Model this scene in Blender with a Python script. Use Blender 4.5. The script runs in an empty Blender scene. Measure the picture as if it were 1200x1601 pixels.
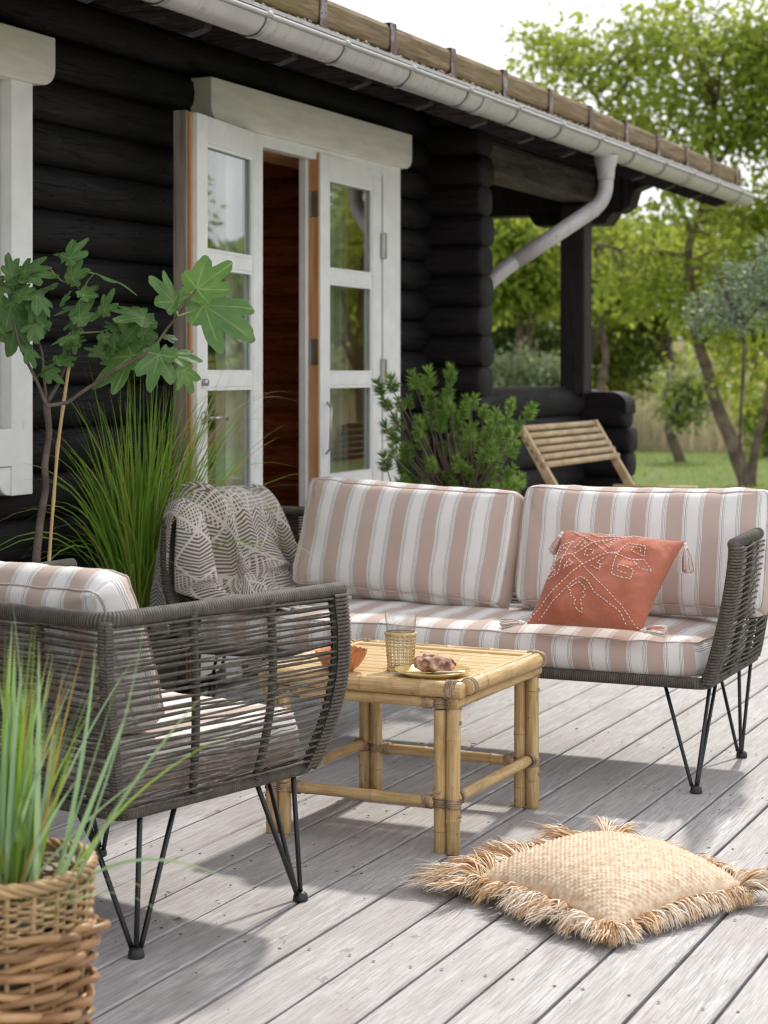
import bpy, math, random
import numpy as np
from math import sin, cos, pi, radians, sqrt
from mathutils import Vector, Matrix, noise as mnoise

random.seed(7); rng = np.random.default_rng(7)
scene = bpy.context.scene
COL = scene.collection

# ------------------------------------------------------------------ camera, sky, sun
CAM_H, FOC, YAW = 1.22, 2900.0, radians(24.55)
cam_data = bpy.data.cameras.new('camera')
cam = bpy.data.objects.new('camera', cam_data); COL.objects.link(cam)
cam.location = (0, 0, CAM_H); cam.rotation_euler = (pi/2, 0, YAW)
cam_data.sensor_fit = 'VERTICAL'; cam_data.sensor_height = 36.0; cam_data.sensor_width = 36.0
cam_data.lens = FOC/1601*36; cam_data.shift_y = -(800.5-585)/1601
cam_data.clip_start = 0.05; cam_data.clip_end = 1500
cam_data.dof.use_dof = True; cam_data.dof.focus_distance = 4.75; cam_data.dof.aperture_fstop = 5.0
scene.camera = cam

SUN_EL, SUN_AZ = radians(47), radians(-4)      # azimuth from +Y towards +X
world = bpy.data.worlds.new('World'); scene.world = world; world.use_nodes = True
wn, wl = world.node_tree.nodes, world.node_tree.links
wn.clear()
out = wn.new('ShaderNodeOutputWorld'); bg = wn.new('ShaderNodeBackground')
sky = wn.new('ShaderNodeTexSky'); sky.sky_type = 'NISHITA'; sky.sun_disc = False
sky.sun_elevation = SUN_EL; sky.sun_rotation = SUN_AZ
tc = wn.new('ShaderNodeTexCoord'); nz = wn.new('ShaderNodeTexNoise'); nz.inputs['Scale'].default_value = 2.2
nz.inputs['Detail'].default_value = 5; nz.inputs['Roughness'].default_value = .55
mp = wn.new('ShaderNodeMapping'); mp.inputs['Scale'].default_value = (1, 1, 2.6)
wl.new(tc.outputs['Generated'], mp.inputs['Vector']); wl.new(mp.outputs[0], nz.inputs['Vector'])
cr = wn.new('ShaderNodeValToRGB'); cr.color_ramp.elements[0].position = .3; cr.color_ramp.elements[1].position = .62
cr.color_ramp.elements[0].color = (7.9, 8.2, 9.1, 1); cr.color_ramp.elements[1].color = (10.9, 10.7, 10.9, 1)
wl.new(nz.outputs['Fac'], cr.inputs['Fac'])
mx = wn.new('ShaderNodeMix'); mx.data_type = 'RGBA'; mx.inputs['Factor'].default_value = .88
wl.new(sky.outputs[0], mx.inputs[6]); wl.new(cr.outputs[0], mx.inputs[7])
wl.new(mx.outputs[2], bg.inputs['Color']); bg.inputs['Strength'].default_value = .106
wl.new(bg.outputs[0], out.inputs['Surface'])

sun_d = bpy.data.lights.new('sun', 'SUN'); sun_d.energy = 2.5; sun_d.angle = radians(3.0); sun_d.color = (1, .95, .87)
sun = bpy.data.objects.new('sun', sun_d); COL.objects.link(sun)
sdir = Vector((sin(SUN_AZ)*cos(SUN_EL), cos(SUN_AZ)*cos(SUN_EL), sin(SUN_EL)))
sun.rotation_euler = sdir.to_track_quat('Z', 'Y').to_euler(); sun.location = (0, 10, 12)
scene.view_settings.view_transform = 'Standard'; scene.view_settings.look = 'None'
scene.view_settings.exposure = 0.46; scene.view_settings.gamma = 1.0
scene.cycles.max_bounces = 9; scene.cycles.transmission_bounces = 6; scene.cycles.transparent_max_bounces = 12
scene.cycles.use_denoising = True; scene.cycles.filter_width = 1.15

def P(u, v, Z):
    """place seen at bearing (u, v) of the survey picture, Z metres along the view axis -> world point"""
    lat = (u-600)/FOC*Z
    return Vector((-sin(YAW)*Z + cos(YAW)*lat, cos(YAW)*Z + sin(YAW)*lat, CAM_H-(v-585)/FOC*Z))

# ------------------------------------------------------------------ materials
class NT:
    def __init__(s, name):
        s.m = bpy.data.materials.new(name); s.m.use_nodes = True
        s.n = s.m.node_tree.nodes; s.l = s.m.node_tree.links
        s.b = s.n['Principled BSDF']; s.o = s.n['Material Output']
    def new(s, t, **kw):
        nd = s.n.new(t)
        for k, v in kw.items():
            if k in ('inp',):
                for a, b in v.items():
                    if hasattr(b, 'is_output'): s.l.new(b, nd.inputs[a])
                    else: nd.inputs[a].default_value = b
            else: setattr(nd, k, v)
        return nd
    def set(s, **kw):
        for k, v in kw.items():
            k = k.replace('_', ' ')
            if hasattr(v, 'is_output'): s.l.new(v, s.b.inputs[k])
            else: s.b.inputs[k].default_value = v
    def coord(s, which='Object', scale=(1, 1, 1), rnd=True):
        tc = s.new('ShaderNodeTexCoord').outputs[which]
        v = tc
        if rnd:
            oi = s.new('ShaderNodeObjectInfo')
            ml = s.new('ShaderNodeMath', operation='MULTIPLY', inp={0: oi.outputs['Random'], 1: 37.0}).outputs[0]
            cb = s.new('ShaderNodeCombineXYZ', inp={0: ml, 1: ml, 2: ml}).outputs[0]
            v = s.new('ShaderNodeVectorMath', operation='ADD', inp={0: tc, 1: cb}).outputs[0]
        return s.new('ShaderNodeMapping', inp={'Vector': v, 'Scale': scale}).outputs[0]
    def noise(s, vec, scale, detail=4, rough=.55, dist=0):
        return s.new('ShaderNodeTexNoise', inp={'Vector': vec, 'Scale': scale, 'Detail': detail, 'Roughness': rough, 'Distortion': dist}).outputs['Fac']
    def ramp(s, fac, stops):
        r = s.new('ShaderNodeValToRGB', inp={'Fac': fac}); e = r.color_ramp.elements
        while len(e) < len(stops): e.new(.5)
        for i, (p, c) in enumerate(stops):
            e[i].position = p
            c = (c, c, c) if isinstance(c, (int, float)) else c
            e[i].color = (*c, 1)
        return r.outputs[0]
    def mix(s, f, a, b, mode='MIX'):
        nd = s.new('ShaderNodeMix', data_type='RGBA', blend_type=mode)
        for i, v in ((0, f), (6, a), (7, b)):
            if hasattr(v, 'is_output'): s.l.new(v, nd.inputs[i])
            elif i == 0: nd.inputs[0].default_value = v
            else: nd.inputs[i].default_value = (*v, 1)
        return nd.outputs[2]
    def math(s, op, a, b=0.0, c=None):
        d = {0: a, 1: b}
        if c is not None: d[2] = c
        return s.new('ShaderNodeMath', operation=op, inp=d).outputs[0]
    def bump(s, h, strength=.3, dist=.01):
        s.set(Normal=s.new('ShaderNodeBump', inp={'Height': h, 'Strength': strength, 'Distance': dist}).outputs[0])
    def rand(s): return s.new('ShaderNodeObjectInfo').outputs['Random']

def simple(name, c1, c2=None, scale=8, rough=.6, bump=.15, stretch=(1, 1, 1), metal=0, spec=.5, bscale=None, bdist=.004, lo=.35, hi=.65, hue=0):
    t = NT(name); c2 = c2 or c1
    v = t.coord(scale=stretch)
    n = t.noise(v, scale, 5)
    col = t.ramp(n, [(lo, c1), (hi, c2)])
    if hue:
        r = t.rand()
        col = t.mix(t.math('MULTIPLY', r, hue), col, tuple(x*.55 for x in c1))
    t.set(Base_Color=col, Roughness=rough, Metallic=metal, Specular_IOR_Level=spec)
    if bump: t.bump(t.noise(v, bscale or scale*3, 4), bump, bdist)
    return t.m

M = {}
# deck timber, weathered grey, grain along local Y
t = NT('weathered_deck')
v = t.coord(scale=(9, .55, 4)); v2 = t.coord(scale=(1, .55, 1))
g1 = t.noise(v, 7, 8, .65, .6); g2 = t.noise(v2, 5, 5, .6, .4); g3 = t.noise(t.coord(scale=(40, 1.2, 10)), 8, 3)
col = t.ramp(g1, [(.3, (.27, .253, .245)), (.5, (.48, .463, .455)), (.7, (.66, .648, .645))])
col = t.mix(t.ramp(g2, [(.36, .75), (.60, 0)]), col, (.37, .345, .335))
col = t.mix(t.ramp(t.noise(t.coord(scale=(1, .4, 1)), 2.2, 4), [(.55, 0), (.75, .35)]), col, (.70, .69, .69))
col = t.mix(t.ramp(g3, [(.38, .8), (.50, 0)]), col, (.27, .235, .225))
g4 = t.noise(t.coord(scale=(22, .9, 6)), 7, 5, .7, .8); col = t.mix(t.ramp(g4, [(.30, .75), (.40, 0)]), col, (.17, .14, .13)); col = t.mix(t.ramp(g4, [(.60, 0), (.72, .5)]), col, (.78, .77, .77))
col = t.mix(t.ramp(t.noise(t.coord(scale=(1, .8, 1)), 3.1, 6, .7), [(.50, 0), (.66, .5)]), col, (.33, .315, .285))
spots = t.noise(t.coord(scale=(1, .6, 1)), 26, 3, .6)
col = t.mix(t.ramp(spots, [(.27, .8), (.33, 0)]), col, (.20, .16, .14))
col = t.mix(t.math('MULTIPLY', t.rand(), .50), col, (.33, .312, .302))
t.set(Base_Color=col, Roughness=.62, Specular_IOR_Level=.35)
t.bump(t.math('ADD', t.math('MULTIPLY', g1, .6), g3), .45, .004); M['deck'] = t.m

# black stained logs
def logmat(name, dark, light, rough, axis):
    t = NT(name); s = {'x': (.5, 8, 8), 'y': (8, .5, 8), 'z': (8, 8, .5)}[axis]
    v = t.coord(scale=s); g = t.noise(v, 4, 7, .65, .5)
    col = t.ramp(g, [(.35, dark), (.7, light)])
    cr = t.noise(t.coord(scale=tuple(a*1.4 for a in s)), 2.2, 3, .5, 1.2)
    fine = t.noise(t.coord(scale=tuple(a*3 for a in s)), 6, 5, .7)
    col = t.mix(t.ramp(fine, [(.50, 0), (.72, .55)]), col, tuple(min(1, x*2.4) for x in light))
    col = t.mix(t.ramp(t.noise(t.coord(scale=tuple(a**.5 for a in s)), 1.1, 5, .6), [(.50, 0), (.72, .6)]), col, tuple(x*1.7 for x in light))
    col = t.mix(t.ramp(cr, [(.455, 0), (.47, .9), (.485, 0)]), col, (.002, .002, .002))
    t.set(Base_Color=col, Roughness=rough+.08, Specular_IOR_Level=.18)
    t.bump(t.math('ADD', t.math('ADD', g, t.math('MULTIPLY', fine, .6)), t.ramp(cr, [(.455, 1.0), (.47, 0.0), (.485, 1.0)])), .6, .006)
    return t.m
M['log_y'] = logmat('black_log_along_wall', (.004, .0035, .004), (.015, .013, .0135), .55, 'y')
M['log_x'] = logmat('black_log_across', (.005, .004, .004), (.015, .0125, .013), .55, 'x')
M['black_wood'] = logmat('black_soffit_wood', (.009, .007, .009), (.022, .017, .021), .6, 'y')
M['rafter'] = logmat('dark_rafter', (.035, .026, .032), (.075, .056, .066), .5, 'x')
M['post'] = logmat('black_post', (.016, .013, .014), (.034, .028, .030), .5, 'z')
M['beam'] = logmat('grey_brown_beam', (.045, .034, .034), (.10, .078, .078), .6, 'y')
M['inner_log'] = logmat('oiled_inner_log', (.42, .085, .026), (.68, .185, .060), .5, 'x')
M['inner_floor'] = simple('pine_floor', (.25, .13, .06), (.36, .2, .1), 5, .5, stretch=(8, .5, 1))
M['inner_plain'] = simple('inner_plaster', (.30, .16, .09), (.36, .2, .12), 3, .7)
# white paint
t = NT('white_paint')
v = t.coord(scale=(1, 1, 1)); n = t.noise(v, 9, 6, .6)
col = t.ramp(n, [(.3, (.70, .70, .68)), (.6, (.80, .80, .785))])
kn = t.noise(t.coord(scale=(1, .7, .5)), 16, 2, .5); col = t.mix(t.ramp(kn, [(.22, .55), (.27, 0)]), col, (.50, .38, .22))
t.set(Base_Color=col, Roughness=.42); t.bump(t.noise(t.coord(scale=(6, 6, .7)), 12, 5), .12, .003); M['white'] = t.m
M['white_h'] = simple('cream_paint_header', (.68, .645, .60), (.79, .755, .71), 7, .5, .15, (4, .6, 4), hi=.6)
M['edge_wood'] = simple('bare_door_edge', (.42, .19, .07), (.56, .29, .12), 6, .55, stretch=(8, 8, .5))
M['edge_grey'] = simple('weathered_door_edge', (.16, .12, .09), (.30, .25, .2), 6, .7, stretch=(8, 8, .5))
M['steel'] = simple('door_hardware', (.35, .34, .33), (.5, .49, .48), 10, .3, 0, metal=.9)
t = NT('painted_gutter'); n = t.noise(t.coord(rnd=False), 3, 4); dr = t.noise(t.coord(scale=(1.2, 16, 1.2), rnd=False), 1.6, 5, .65)
col = t.ramp(n, [(.3, (.43, .405, .405)), (.7, (.50, .475, .47))]); col = t.mix(t.ramp(dr, [(.52, 0), (.72, .55)]), col, (.24, .225, .20)); col = t.mix(t.ramp(t.noise(t.coord(rnd=False), 30, 3), [(.30, .5), (.36, 0)]), col, (.2, .18, .15))
t.set(Base_Color=col, Roughness=.38, Metallic=.1); t.bump(t.noise(t.coord(rnd=False), 6, 3), .06, .004); M['zinc'] = t.m
M['zinc_in'] = simple('gutter_clip_metal', (.34, .33, .31), (.46, .44, .42), 20, .35, .05, metal=.5)
t = NT('roof_edge_timber'); v = t.coord(scale=(9, .7, 9)); g = t.noise(v, 5, 7, .6, .8)
col = t.ramp(g, [(.3, (.085, .055, .030)), (.5, (.21, .145, .080)), (.72, (.36, .275, .17))])
col = t.mix(t.math('MULTIPLY', t.rand(), .5), col, (.22, .15, .075))
col = t.mix(t.ramp(t.noise(t.coord(), 3.5, 5), [(.5, 0), (.62, .6)]), col, (.17, .13, .04))
t.set(Base_Color=col, Roughness=.8); t.bump(g, .6, .01); M['eave_timber'] = t.m
t = NT('perforated_strap'); vo = t.new('ShaderNodeTexVoronoi', inp={'Vector': t.coord('Object', rnd=False), 'Scale': 55.0}).outputs['Distance']
col = t.mix(t.ramp(vo, [(.25, 1), (.32, 0)]), (.36, .36, .36), (.03, .02, .02))
col = t.mix(t.ramp(t.noise(t.coord(), 14, 4), [(.36, .1), (.52, .95)]), col, (.13, .065, .042))
t.set(Base_Color=col, Roughness=.55, Metallic=.3); M['strap'] = t.m
M['pebble'] = simple('pebbles', (.16, .10, .075), (.36, .30, .26), 25, .7, .1)
M['turf'] = simple('roof_turf', (.07, .055, .03), (.17, .15, .07), 14, .95, .8, bdist=.03)
M['soil'] = simple('potting_soil', (.018, .012, .009), (.05, .035, .025), 40, .95, .8, bdist=.01)

# glass
def glassmat(name, rough=0, tint=(1, 1, 1), ior=1.5):
    t = NT(name)
    g = t.new('ShaderNodeBsdfGlossy', inp={'Color': (1, 1, 1, 1), 'Roughness': rough})
    tr = t.new('ShaderNodeBsdfTransparent', inp={'Color': (*tint, 1)})
    f = t.new('ShaderNodeLayerWeight', inp={'Blend': .5}).outputs['Facing']
    f2 = t.math('ADD', t.math('MULTIPLY', t.math('POWER', f, 4.2), .85), .075)
    ms = t.new('ShaderNodeMixShader'); t.l.new(f2, ms.inputs[0]); t.l.new(tr.outputs[0], ms.inputs[1]); t.l.new(g.outputs[0], ms.inputs[2])
    t.l.new(ms.outputs[0], t.o.inputs['Surface']); return t.m
M['pane'] = glassmat('window_glass', tint=(.86, .9, .87))
M['glass'] = glassmat('tumbler_glass', tint=(.95, .96, .96), ior=1.4)
t = NT('sheer_curtain'); d = t.new('ShaderNodeBsdfDiffuse', inp={'Color': (.8, .8, .78, 1)}); tl = t.new('ShaderNodeBsdfTranslucent', inp={'Color': (.8, .8, .78, 1)})
tp = t.new('ShaderNodeBsdfTransparent'); m1 = t.new('ShaderNodeMixShader', inp={0: .5}); m2 = t.new('ShaderNodeMixShader', inp={0: .35})
t.l.new(d.outputs[0], m1.inputs[1]); t.l.new(tl.outputs[0], m1.inputs[2]); t.l.new(m1.outputs[0], m2.inputs[1]); t.l.new(tp.outputs[0], m2.inputs[2]); t.l.new(m2.outputs[0], t.o.inputs['Surface']); M['curtain'] = t.m

# striped outdoor fabric; stripes across local X
def stripes(name, period, phase):
    t = NT(name)
    xyz = t.new('ShaderNodeSeparateXYZ', inp={0: t.new('ShaderNodeTexCoord').outputs['UV']})
    f = t.math('FRACT', t.math('ADD', t.math('DIVIDE', xyz.outputs[0], period), phase))
    pink, white, grey = (.545, .425, .365), (.80, .775, .745), (.23, .235, .23)
    r = t.new('ShaderNodeValToRGB', inp={'Fac': f}); r.color_ramp.interpolation = 'CONSTANT'; e = r.color_ramp.elements
    stops = [(0, pink), (.448, white), (.472, grey), (.480, white), (.515, grey), (.530, white), (.560, grey), (.570, white),
             (.885, grey), (.895, white), (.92, grey), (.933, white), (.963, grey), (.976, white)]
    while len(e) < len(stops): e.new(.5)
    for i, (p, c) in enumerate(stops): e[i].position = p; e[i].color = (*c, 1)
    vo = t.coord(rnd=False); w = t.noise(vo, 350, 2); n = t.noise(vo, 6, 4)
    col = t.mix(.10, r.outputs[0], t.ramp(w, [(.35, .35), (.65, .95)]), 'MULTIPLY')
    t.set(Base_Color=col, Roughness=.85, Specular_IOR_Level=.25, Sheen_Weight=.15)
    t.bump(t.math('ADD', t.math('MULTIPLY', w, .08), n), .35, .010); return t.m
M['stripe'] = stripes('striped_canvas', .1165, 0.12)
M['stripe_b'] = stripes('striped_canvas_back', .1165, .35)
M['piping'] = simple('cushion_piping', (.50, .40, .36), (.66, .58, .54), 30, .8, .2)
# rope
t = NT('grey_rope'); v = t.coord(rnd=False); n = t.noise(v, 90, 4)
t.set(Base_Color=t.ramp(n, [(.3, (.070, .061, .049)), (.7, (.150, .131, .107))]), Roughness=.75, Specular_IOR_Level=.3); t.bump(n, .4, .002); M['rope'] = t.m
t = NT('wrapped_rope'); uv = t.new('ShaderNodeSeparateXYZ', inp={0: t.new('ShaderNodeTexCoord').outputs['UV']})
ph = t.math('ADD', t.math('MULTIPLY', uv.outputs[1], 2*pi/.0068), t.math('MULTIPLY', uv.outputs[0], 2*pi))
s = t.math('ADD', t.math('MULTIPLY', t.math('SINE', ph), .5), .5); n = t.noise(t.coord(rnd=False), 40, 4)
col = t.ramp(n, [(.3, (.082, .071, .057)), (.7, (.165, .145, .119))]); col = t.mix(t.ramp(s, [(.0, .75), (.35, 0)]), col, (.035, .031, .026))
t.set(Base_Color=col, Roughness=.72, Specular_IOR_Level=.35); t.bump(s, .9, .003); M['wrap'] = t.m
M['black_metal'] = simple('black_powder_coat', (.008, .008, .009), (.012, .012, .013), 30, .35, .03)
M['rubber'] = simple('black_foot', (.012, .012, .012), (.03, .03, .03), 30, .5, .1)
# bamboo; UV.y along pole
def bamboo(name, a, b, c):
    t = NT(name); uv = t.new('ShaderNodeSeparateXYZ', inp={0: t.new('ShaderNodeTexCoord').outputs['UV']})
    vec = t.new('ShaderNodeCombineXYZ', inp={0: t.math('MULTIPLY', uv.outputs[0], 3.0), 1: t.math('MULTIPLY', uv.outputs[1], 2.2), 2: t.math('MULTIPLY', t.rand(), 50.0)}).outputs[0]
    n = t.noise(vec, 4, 5, .6, .3); col = t.ramp(n, [(.28, a), (.5, b), (.72, c)])
    vec2 = t.new('ShaderNodeCombineXYZ', inp={0: t.math('MULTIPLY', uv.outputs[0], 24.0), 1: t.math('MULTIPLY', uv.outputs[1], 3.0), 2: t.rand()}).outputs[0]
    f = t.noise(vec2, 3, 4); col = t.mix(t.ramp(f, [(.35, .45), (.55, 0)]), col, tuple(x*.65 for x in a))
    sp = t.noise(t.coord(scale=(1, 1, 1)), 24, 2, .5, .6); col = t.mix(t.ramp(sp, [(.27, .75), (.33, 0)]), col, (.24, .085, .025))
    bl = t.noise(t.coord(), 9, 5, .7, .5); col = t.mix(t.ramp(bl, [(.52, 0), (.70, .6)]), col, tuple(x*.75 for x in a)); col = t.mix(t.math('MULTIPLY', t.rand(), .35), col, tuple(x*.8 for x in b))
    t.set(Base_Color=col, Roughness=.42, Specular_IOR_Level=.45, Coat_Weight=.12, Coat_Roughness=.2); t.bump(f, .15, .002); return t.m
M['bamboo'] = bamboo('bamboo_pole', (.36, .215, .080), (.60, .415, .190), (.74, .56, .31))
M['bamboo_top'] = bamboo('bamboo_table_slat', (.56, .36, .15), (.72, .52, .26), (.80, .62, .35))
M['bamboo_node'] = simple('bamboo_node', (.30, .16, .055), (.50, .33, .15), 20, .5)
M['rattan'] = simple('rattan_binding', (.20, .12, .065), (.50, .37, .25), 30, .6, .4, bdist=.002, hue=.3)
M['cane'] = simple('willow_cane', (.32, .155, .058), (.66, .41, .19), 9, .42, .25, stretch=(1, 1, 1), hue=.9)
M['cane_fine'] = simple('fine_willow', (.30, .18, .08), (.60, .42, .20), 14, .5, .3, hue=.3)
M['raffia'] = simple('raffia', (.50, .35, .22), (.74, .60, .44), 60, .75, .3)
M['raffia_f'] = simple('raffia_fringe', (.66, .42, .22), (.88, .77, .62), 16, .75, .3, lo=.38, hi=.6)
M['seagrass'] = simple('seagrass_sleeve', (.42, .30, .12), (.66, .52, .28), 60, .7, .3)
M['plate'] = simple('yellow_stoneware', (.60, .43, .13), (.70, .53, .20), 10, .25, .05)
M['bowl'] = simple('orange_bowl', (.50, .17, .055), (.62, .24, .09), 20, .3, .1)
M['pastry'] = simple('pastry_crust', (.12, .028, .012), (.70, .45, .31), 40, .7, .55, bdist=.006, lo=.36, hi=.66)
M['knife'] = simple('table_knife_steel', (.45, .44, .43), (.5, .5, .5), 10, .18, 0, metal=1)
M['berry'] = simple('dark_berries', (.02, .02, .045), (.08, .07, .13), 60, .45, .1)
t = NT('coral_linen'); v = t.coord(rnd=False); n = t.noise(v, 260, 3); n2 = t.noise(v, 12, 5, .6, .4)
t.set(Base_Color=t.mix(.25, t.ramp(n2, [(.3, (.41, .120, .068)), (.7, (.53, .190, .120))]), t.ramp(n, [(.3, .45), (.7, 1.0)]), 'MULTIPLY'), Roughness=.85, Specular_IOR_Level=.2, Sheen_Weight=.2)
t.bump(t.math('ADD', t.math('MULTIPLY', n, .12), n2), .6, .012); M['coral'] = t.m
M['stitch'] = simple('cream_yarn', (.74, .67, .60), (.84, .79, .73), 90, .85, .2)
M['tassel_c'] = simple('coral_yarn', (.52, .20, .13), (.66, .30, .22), 90, .85, .2)
# woven throw
t = NT('woven_throw'); uv = t.new('ShaderNodeSeparateXYZ', inp={0: t.new('ShaderNodeTexCoord').outputs['UV']})
U, V = t.math('MULTIPLY', uv.outputs[0], 1.15), t.math('MULTIPLY', uv.outputs[1], 1.15)
def saw(x, p): return t.math('FRACT', t.math('DIVIDE', x, p))
def tri(x, p): return t.math('ABSOLUTE', t.math('SUBTRACT', t.math('MULTIPLY', saw(x, p), 2.0), 1.0))
rib = t.math('ADD', V, t.math('MULTIPLY', tri(U, .16), .045))
line1 = t.math('GREATER_THAN', tri(rib, .0145), .47)
line2 = t.math('MULTIPLY', t.math('GREATER_THAN', tri(V, .0125), .38), t.math('GREATER_THAN', tri(U, .0125), .38))
big = t.math('ADD', tri(U, .16), tri(V, .21))
band = t.math('MULTIPLY', t.math('GREATER_THAN', big, .93), t.math('LESS_THAN', big, 1.07))
sel = t.math('GREATER_THAN', tri(t.math('ADD', V, t.math('MULTIPLY', tri(U, .16), .08)), .30), .62)
pat = t.math('ADD', t.math('MULTIPLY', line1, t.math('SUBTRACT', 1.0, sel)), t.math('MULTIPLY', line2, sel))
pat = t.math('MULTIPLY', pat, t.math('SUBTRACT', 1.0, band))
n = t.noise(t.coord(rnd=False), 300, 3)
col = t.mix(pat, (.66, .61, .54), (.175, .142, .120)); col = t.mix(.3, col, t.ramp(n, [(.3, .4), (.7, 1.0)]), 'MULTIPLY')
t.set(Base_Color=col, Roughness=.95, Specular_IOR_Level=.1, Sheen_Weight=.3); t.bump(t.math('SUBTRACT', t.math('MULTIPLY', n, .4), pat), .6, .003); M['throw'] = t.m

def leafmat(name, c1, c2, trans, tcol, rough=.5, scale=2.5, vein=False, tw=.45, blade=False):
    t = NT(name); v = t.coord(); n = t.noise(v, scale, 4)
    col = t.ramp(n, [(.35, c1), (.65, c2)])
    if vein:
        at = t.new('ShaderNodeAttribute', attribute_name='vein').outputs['Fac']
        col = t.mix(t.ramp(at, [(.0, 0.0), (1, .9)]), col, (.32, .44, .15))
        col = t.mix(t.math('MULTIPLY', t.rand(), .45), col, (.045, .13, .035))
    if blade:
        al = t.new('ShaderNodeAttribute', attribute_name='along').outputs['Fac']
        col = t.mix(t.ramp(al, [(.90, 0), (.99, .9)]), col, (.34, .22, .09)); col = t.mix(t.ramp(al, [(.02, .8), (.22, 0)]), col, (.42, .38, .16))
    t.set(Base_Color=col, Roughness=rough, Specular_IOR_Level=.30 if vein else .22)
    tl = t.new('ShaderNodeBsdfTranslucent', inp={'Color': (*tcol, 1)})
    if trans:
        t.l.new(t.mix(.6, col, tcol), tl.inputs['Color'])
    ms = t.new('ShaderNodeMixShader', inp={0: tw}); t.l.new(t.b.outputs[0], ms.inputs[1]); t.l.new(tl.outputs[0], ms.inputs[2]); t.l.new(ms.outputs[0], t.o.inputs['Surface'])
    if vein: t.bump(t.noise(v, 60, 3), .25, .003)
    return t.m
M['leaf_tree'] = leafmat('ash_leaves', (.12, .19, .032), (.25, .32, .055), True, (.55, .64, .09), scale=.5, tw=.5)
M['leaf_bright'] = leafmat('yellow_green_leaves', (.17, .24, .035), (.33, .38, .065), True, (.60, .64, .09), scale=.4, tw=.5)  # paler yellow-green leaf tone, mixed at random into the crowns
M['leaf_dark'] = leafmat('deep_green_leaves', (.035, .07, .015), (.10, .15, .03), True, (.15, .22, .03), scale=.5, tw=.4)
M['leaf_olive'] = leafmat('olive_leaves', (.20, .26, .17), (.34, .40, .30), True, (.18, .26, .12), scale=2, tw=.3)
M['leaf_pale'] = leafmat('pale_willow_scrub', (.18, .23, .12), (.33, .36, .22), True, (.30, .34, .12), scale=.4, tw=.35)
M['fig'] = leafmat('fig_leaf', (.080, .175, .050), (.165, .285, .10), True, (.14, .30, .05), rough=.5, scale=14, vein=True, tw=.28)
M['fig_stem'] = simple('fig_green_stem', (.16, .22, .06), (.26, .30, .10), 20, .5)
M['bark'] = simple('bark', (.085, .060, .045), (.19, .145, .115), 14, .85, .8, bdist=.01)
M['bark_dark'] = simple('dark_bark', (.075, .055, .040), (.19, .145, .105), 6, .9, .8, bdist=.03)
M['blade_g'] = leafmat('green_blade', (.17, .32, .045), (.32, .48, .08), True, (.42, .60, .06), rough=.45, scale=3, tw=.4, blade=True)
M['blade_b'] = leafmat('blue_green_blade', (.30, .46, .30), (.48, .60, .32), True, (.32, .46, .12), rough=.45, scale=3, tw=.35, blade=True)
M['blade_y'] = leafmat('yellowed_blade', (.42, .36, .10), (.55, .30, .08), True, (.5, .36, .08), rough=.5, scale=6, tw=.3)
M['straw'] = leafmat('dry_grass', (.52, .42, .28), (.70, .60, .44), True, (.5, .4, .2), scale=.7, tw=.3)
M['lawn_blade'] = leafmat('lawn_blades', (.16, .22, .07), (.28, .33, .12), True, (.30, .40, .10), scale=.6, tw=.4)
M['needle'] = leafmat('pine_needle', (.15, .28, .045), (.30, .44, .085), True, (.12, .25, .05), scale=9, tw=.25)
M['bench'] = simple('pale_teak', (.40, .28, .14), (.58, .44, .25), 8, .55, .2, (3, 1, 3))
M['clay'] = simple('dark_pot', (.05, .045, .04), (.09, .08, .07), 14, .7, .2)
t = NT('ground_cover'); v = t.coord(rnd=False); n = t.noise(v, .25, 6, .6); n2 = t.noise(v, 5, 6, .7)
yy = t.new('ShaderNodeSeparateXYZ', inp={0: t.new('ShaderNodeTexCoord').outputs['Object']}).outputs[1]
yy2 = t.math('ADD', yy, t.math('MULTIPLY', n, 10.0))
green = t.ramp(n2, [(.3, (.12, .16, .05)), (.7, (.22, .26, .10))]); tan = t.ramp(n2, [(.3, (.16, .14, .065)), (.7, (.30, .25, .13))])
t.set(Base_Color=t.mix(t.ramp(t.math('DIVIDE', yy2, 100.0), [(.375, 0), (.40, 1)]), green, tan), Roughness=.95, Specular_IOR_Level=.1)
t.bump(n2, .8, .1); M['ground'] = t.m

# ------------------------------------------------------------------ mesh builder
def link(name, me, mat=None, parent=None, kind=None, smooth=True):
    o = bpy.data.objects.new(name, me); COL.objects.link(o)
    if parent is not None: o.parent = parent
    if mat is not None and not me.materials: me.materials.append(mat)
    if kind: o['kind'] = kind
    if smooth and len(me.polygons): me.polygons.foreach_set('use_smooth', [True]*len(me.polygons))
    return o

def thing(name, label, cat, loc=(0, 0, 0), rz=0, group=None):
    o = bpy.data.objects.new(name, None); COL.objects.link(o); o.empty_display_size = .1
    o.location = loc; o.rotation_euler = (0, 0, rz); o['label'] = label; o['category'] = cat
    if group: o['group'] = group
    return o
def tag(o, label, cat, group=None, kind=None):
    o['label'] = label; o['category'] = cat
    if group: o['group'] = group
    if kind: o['kind'] = kind
    return o

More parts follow.
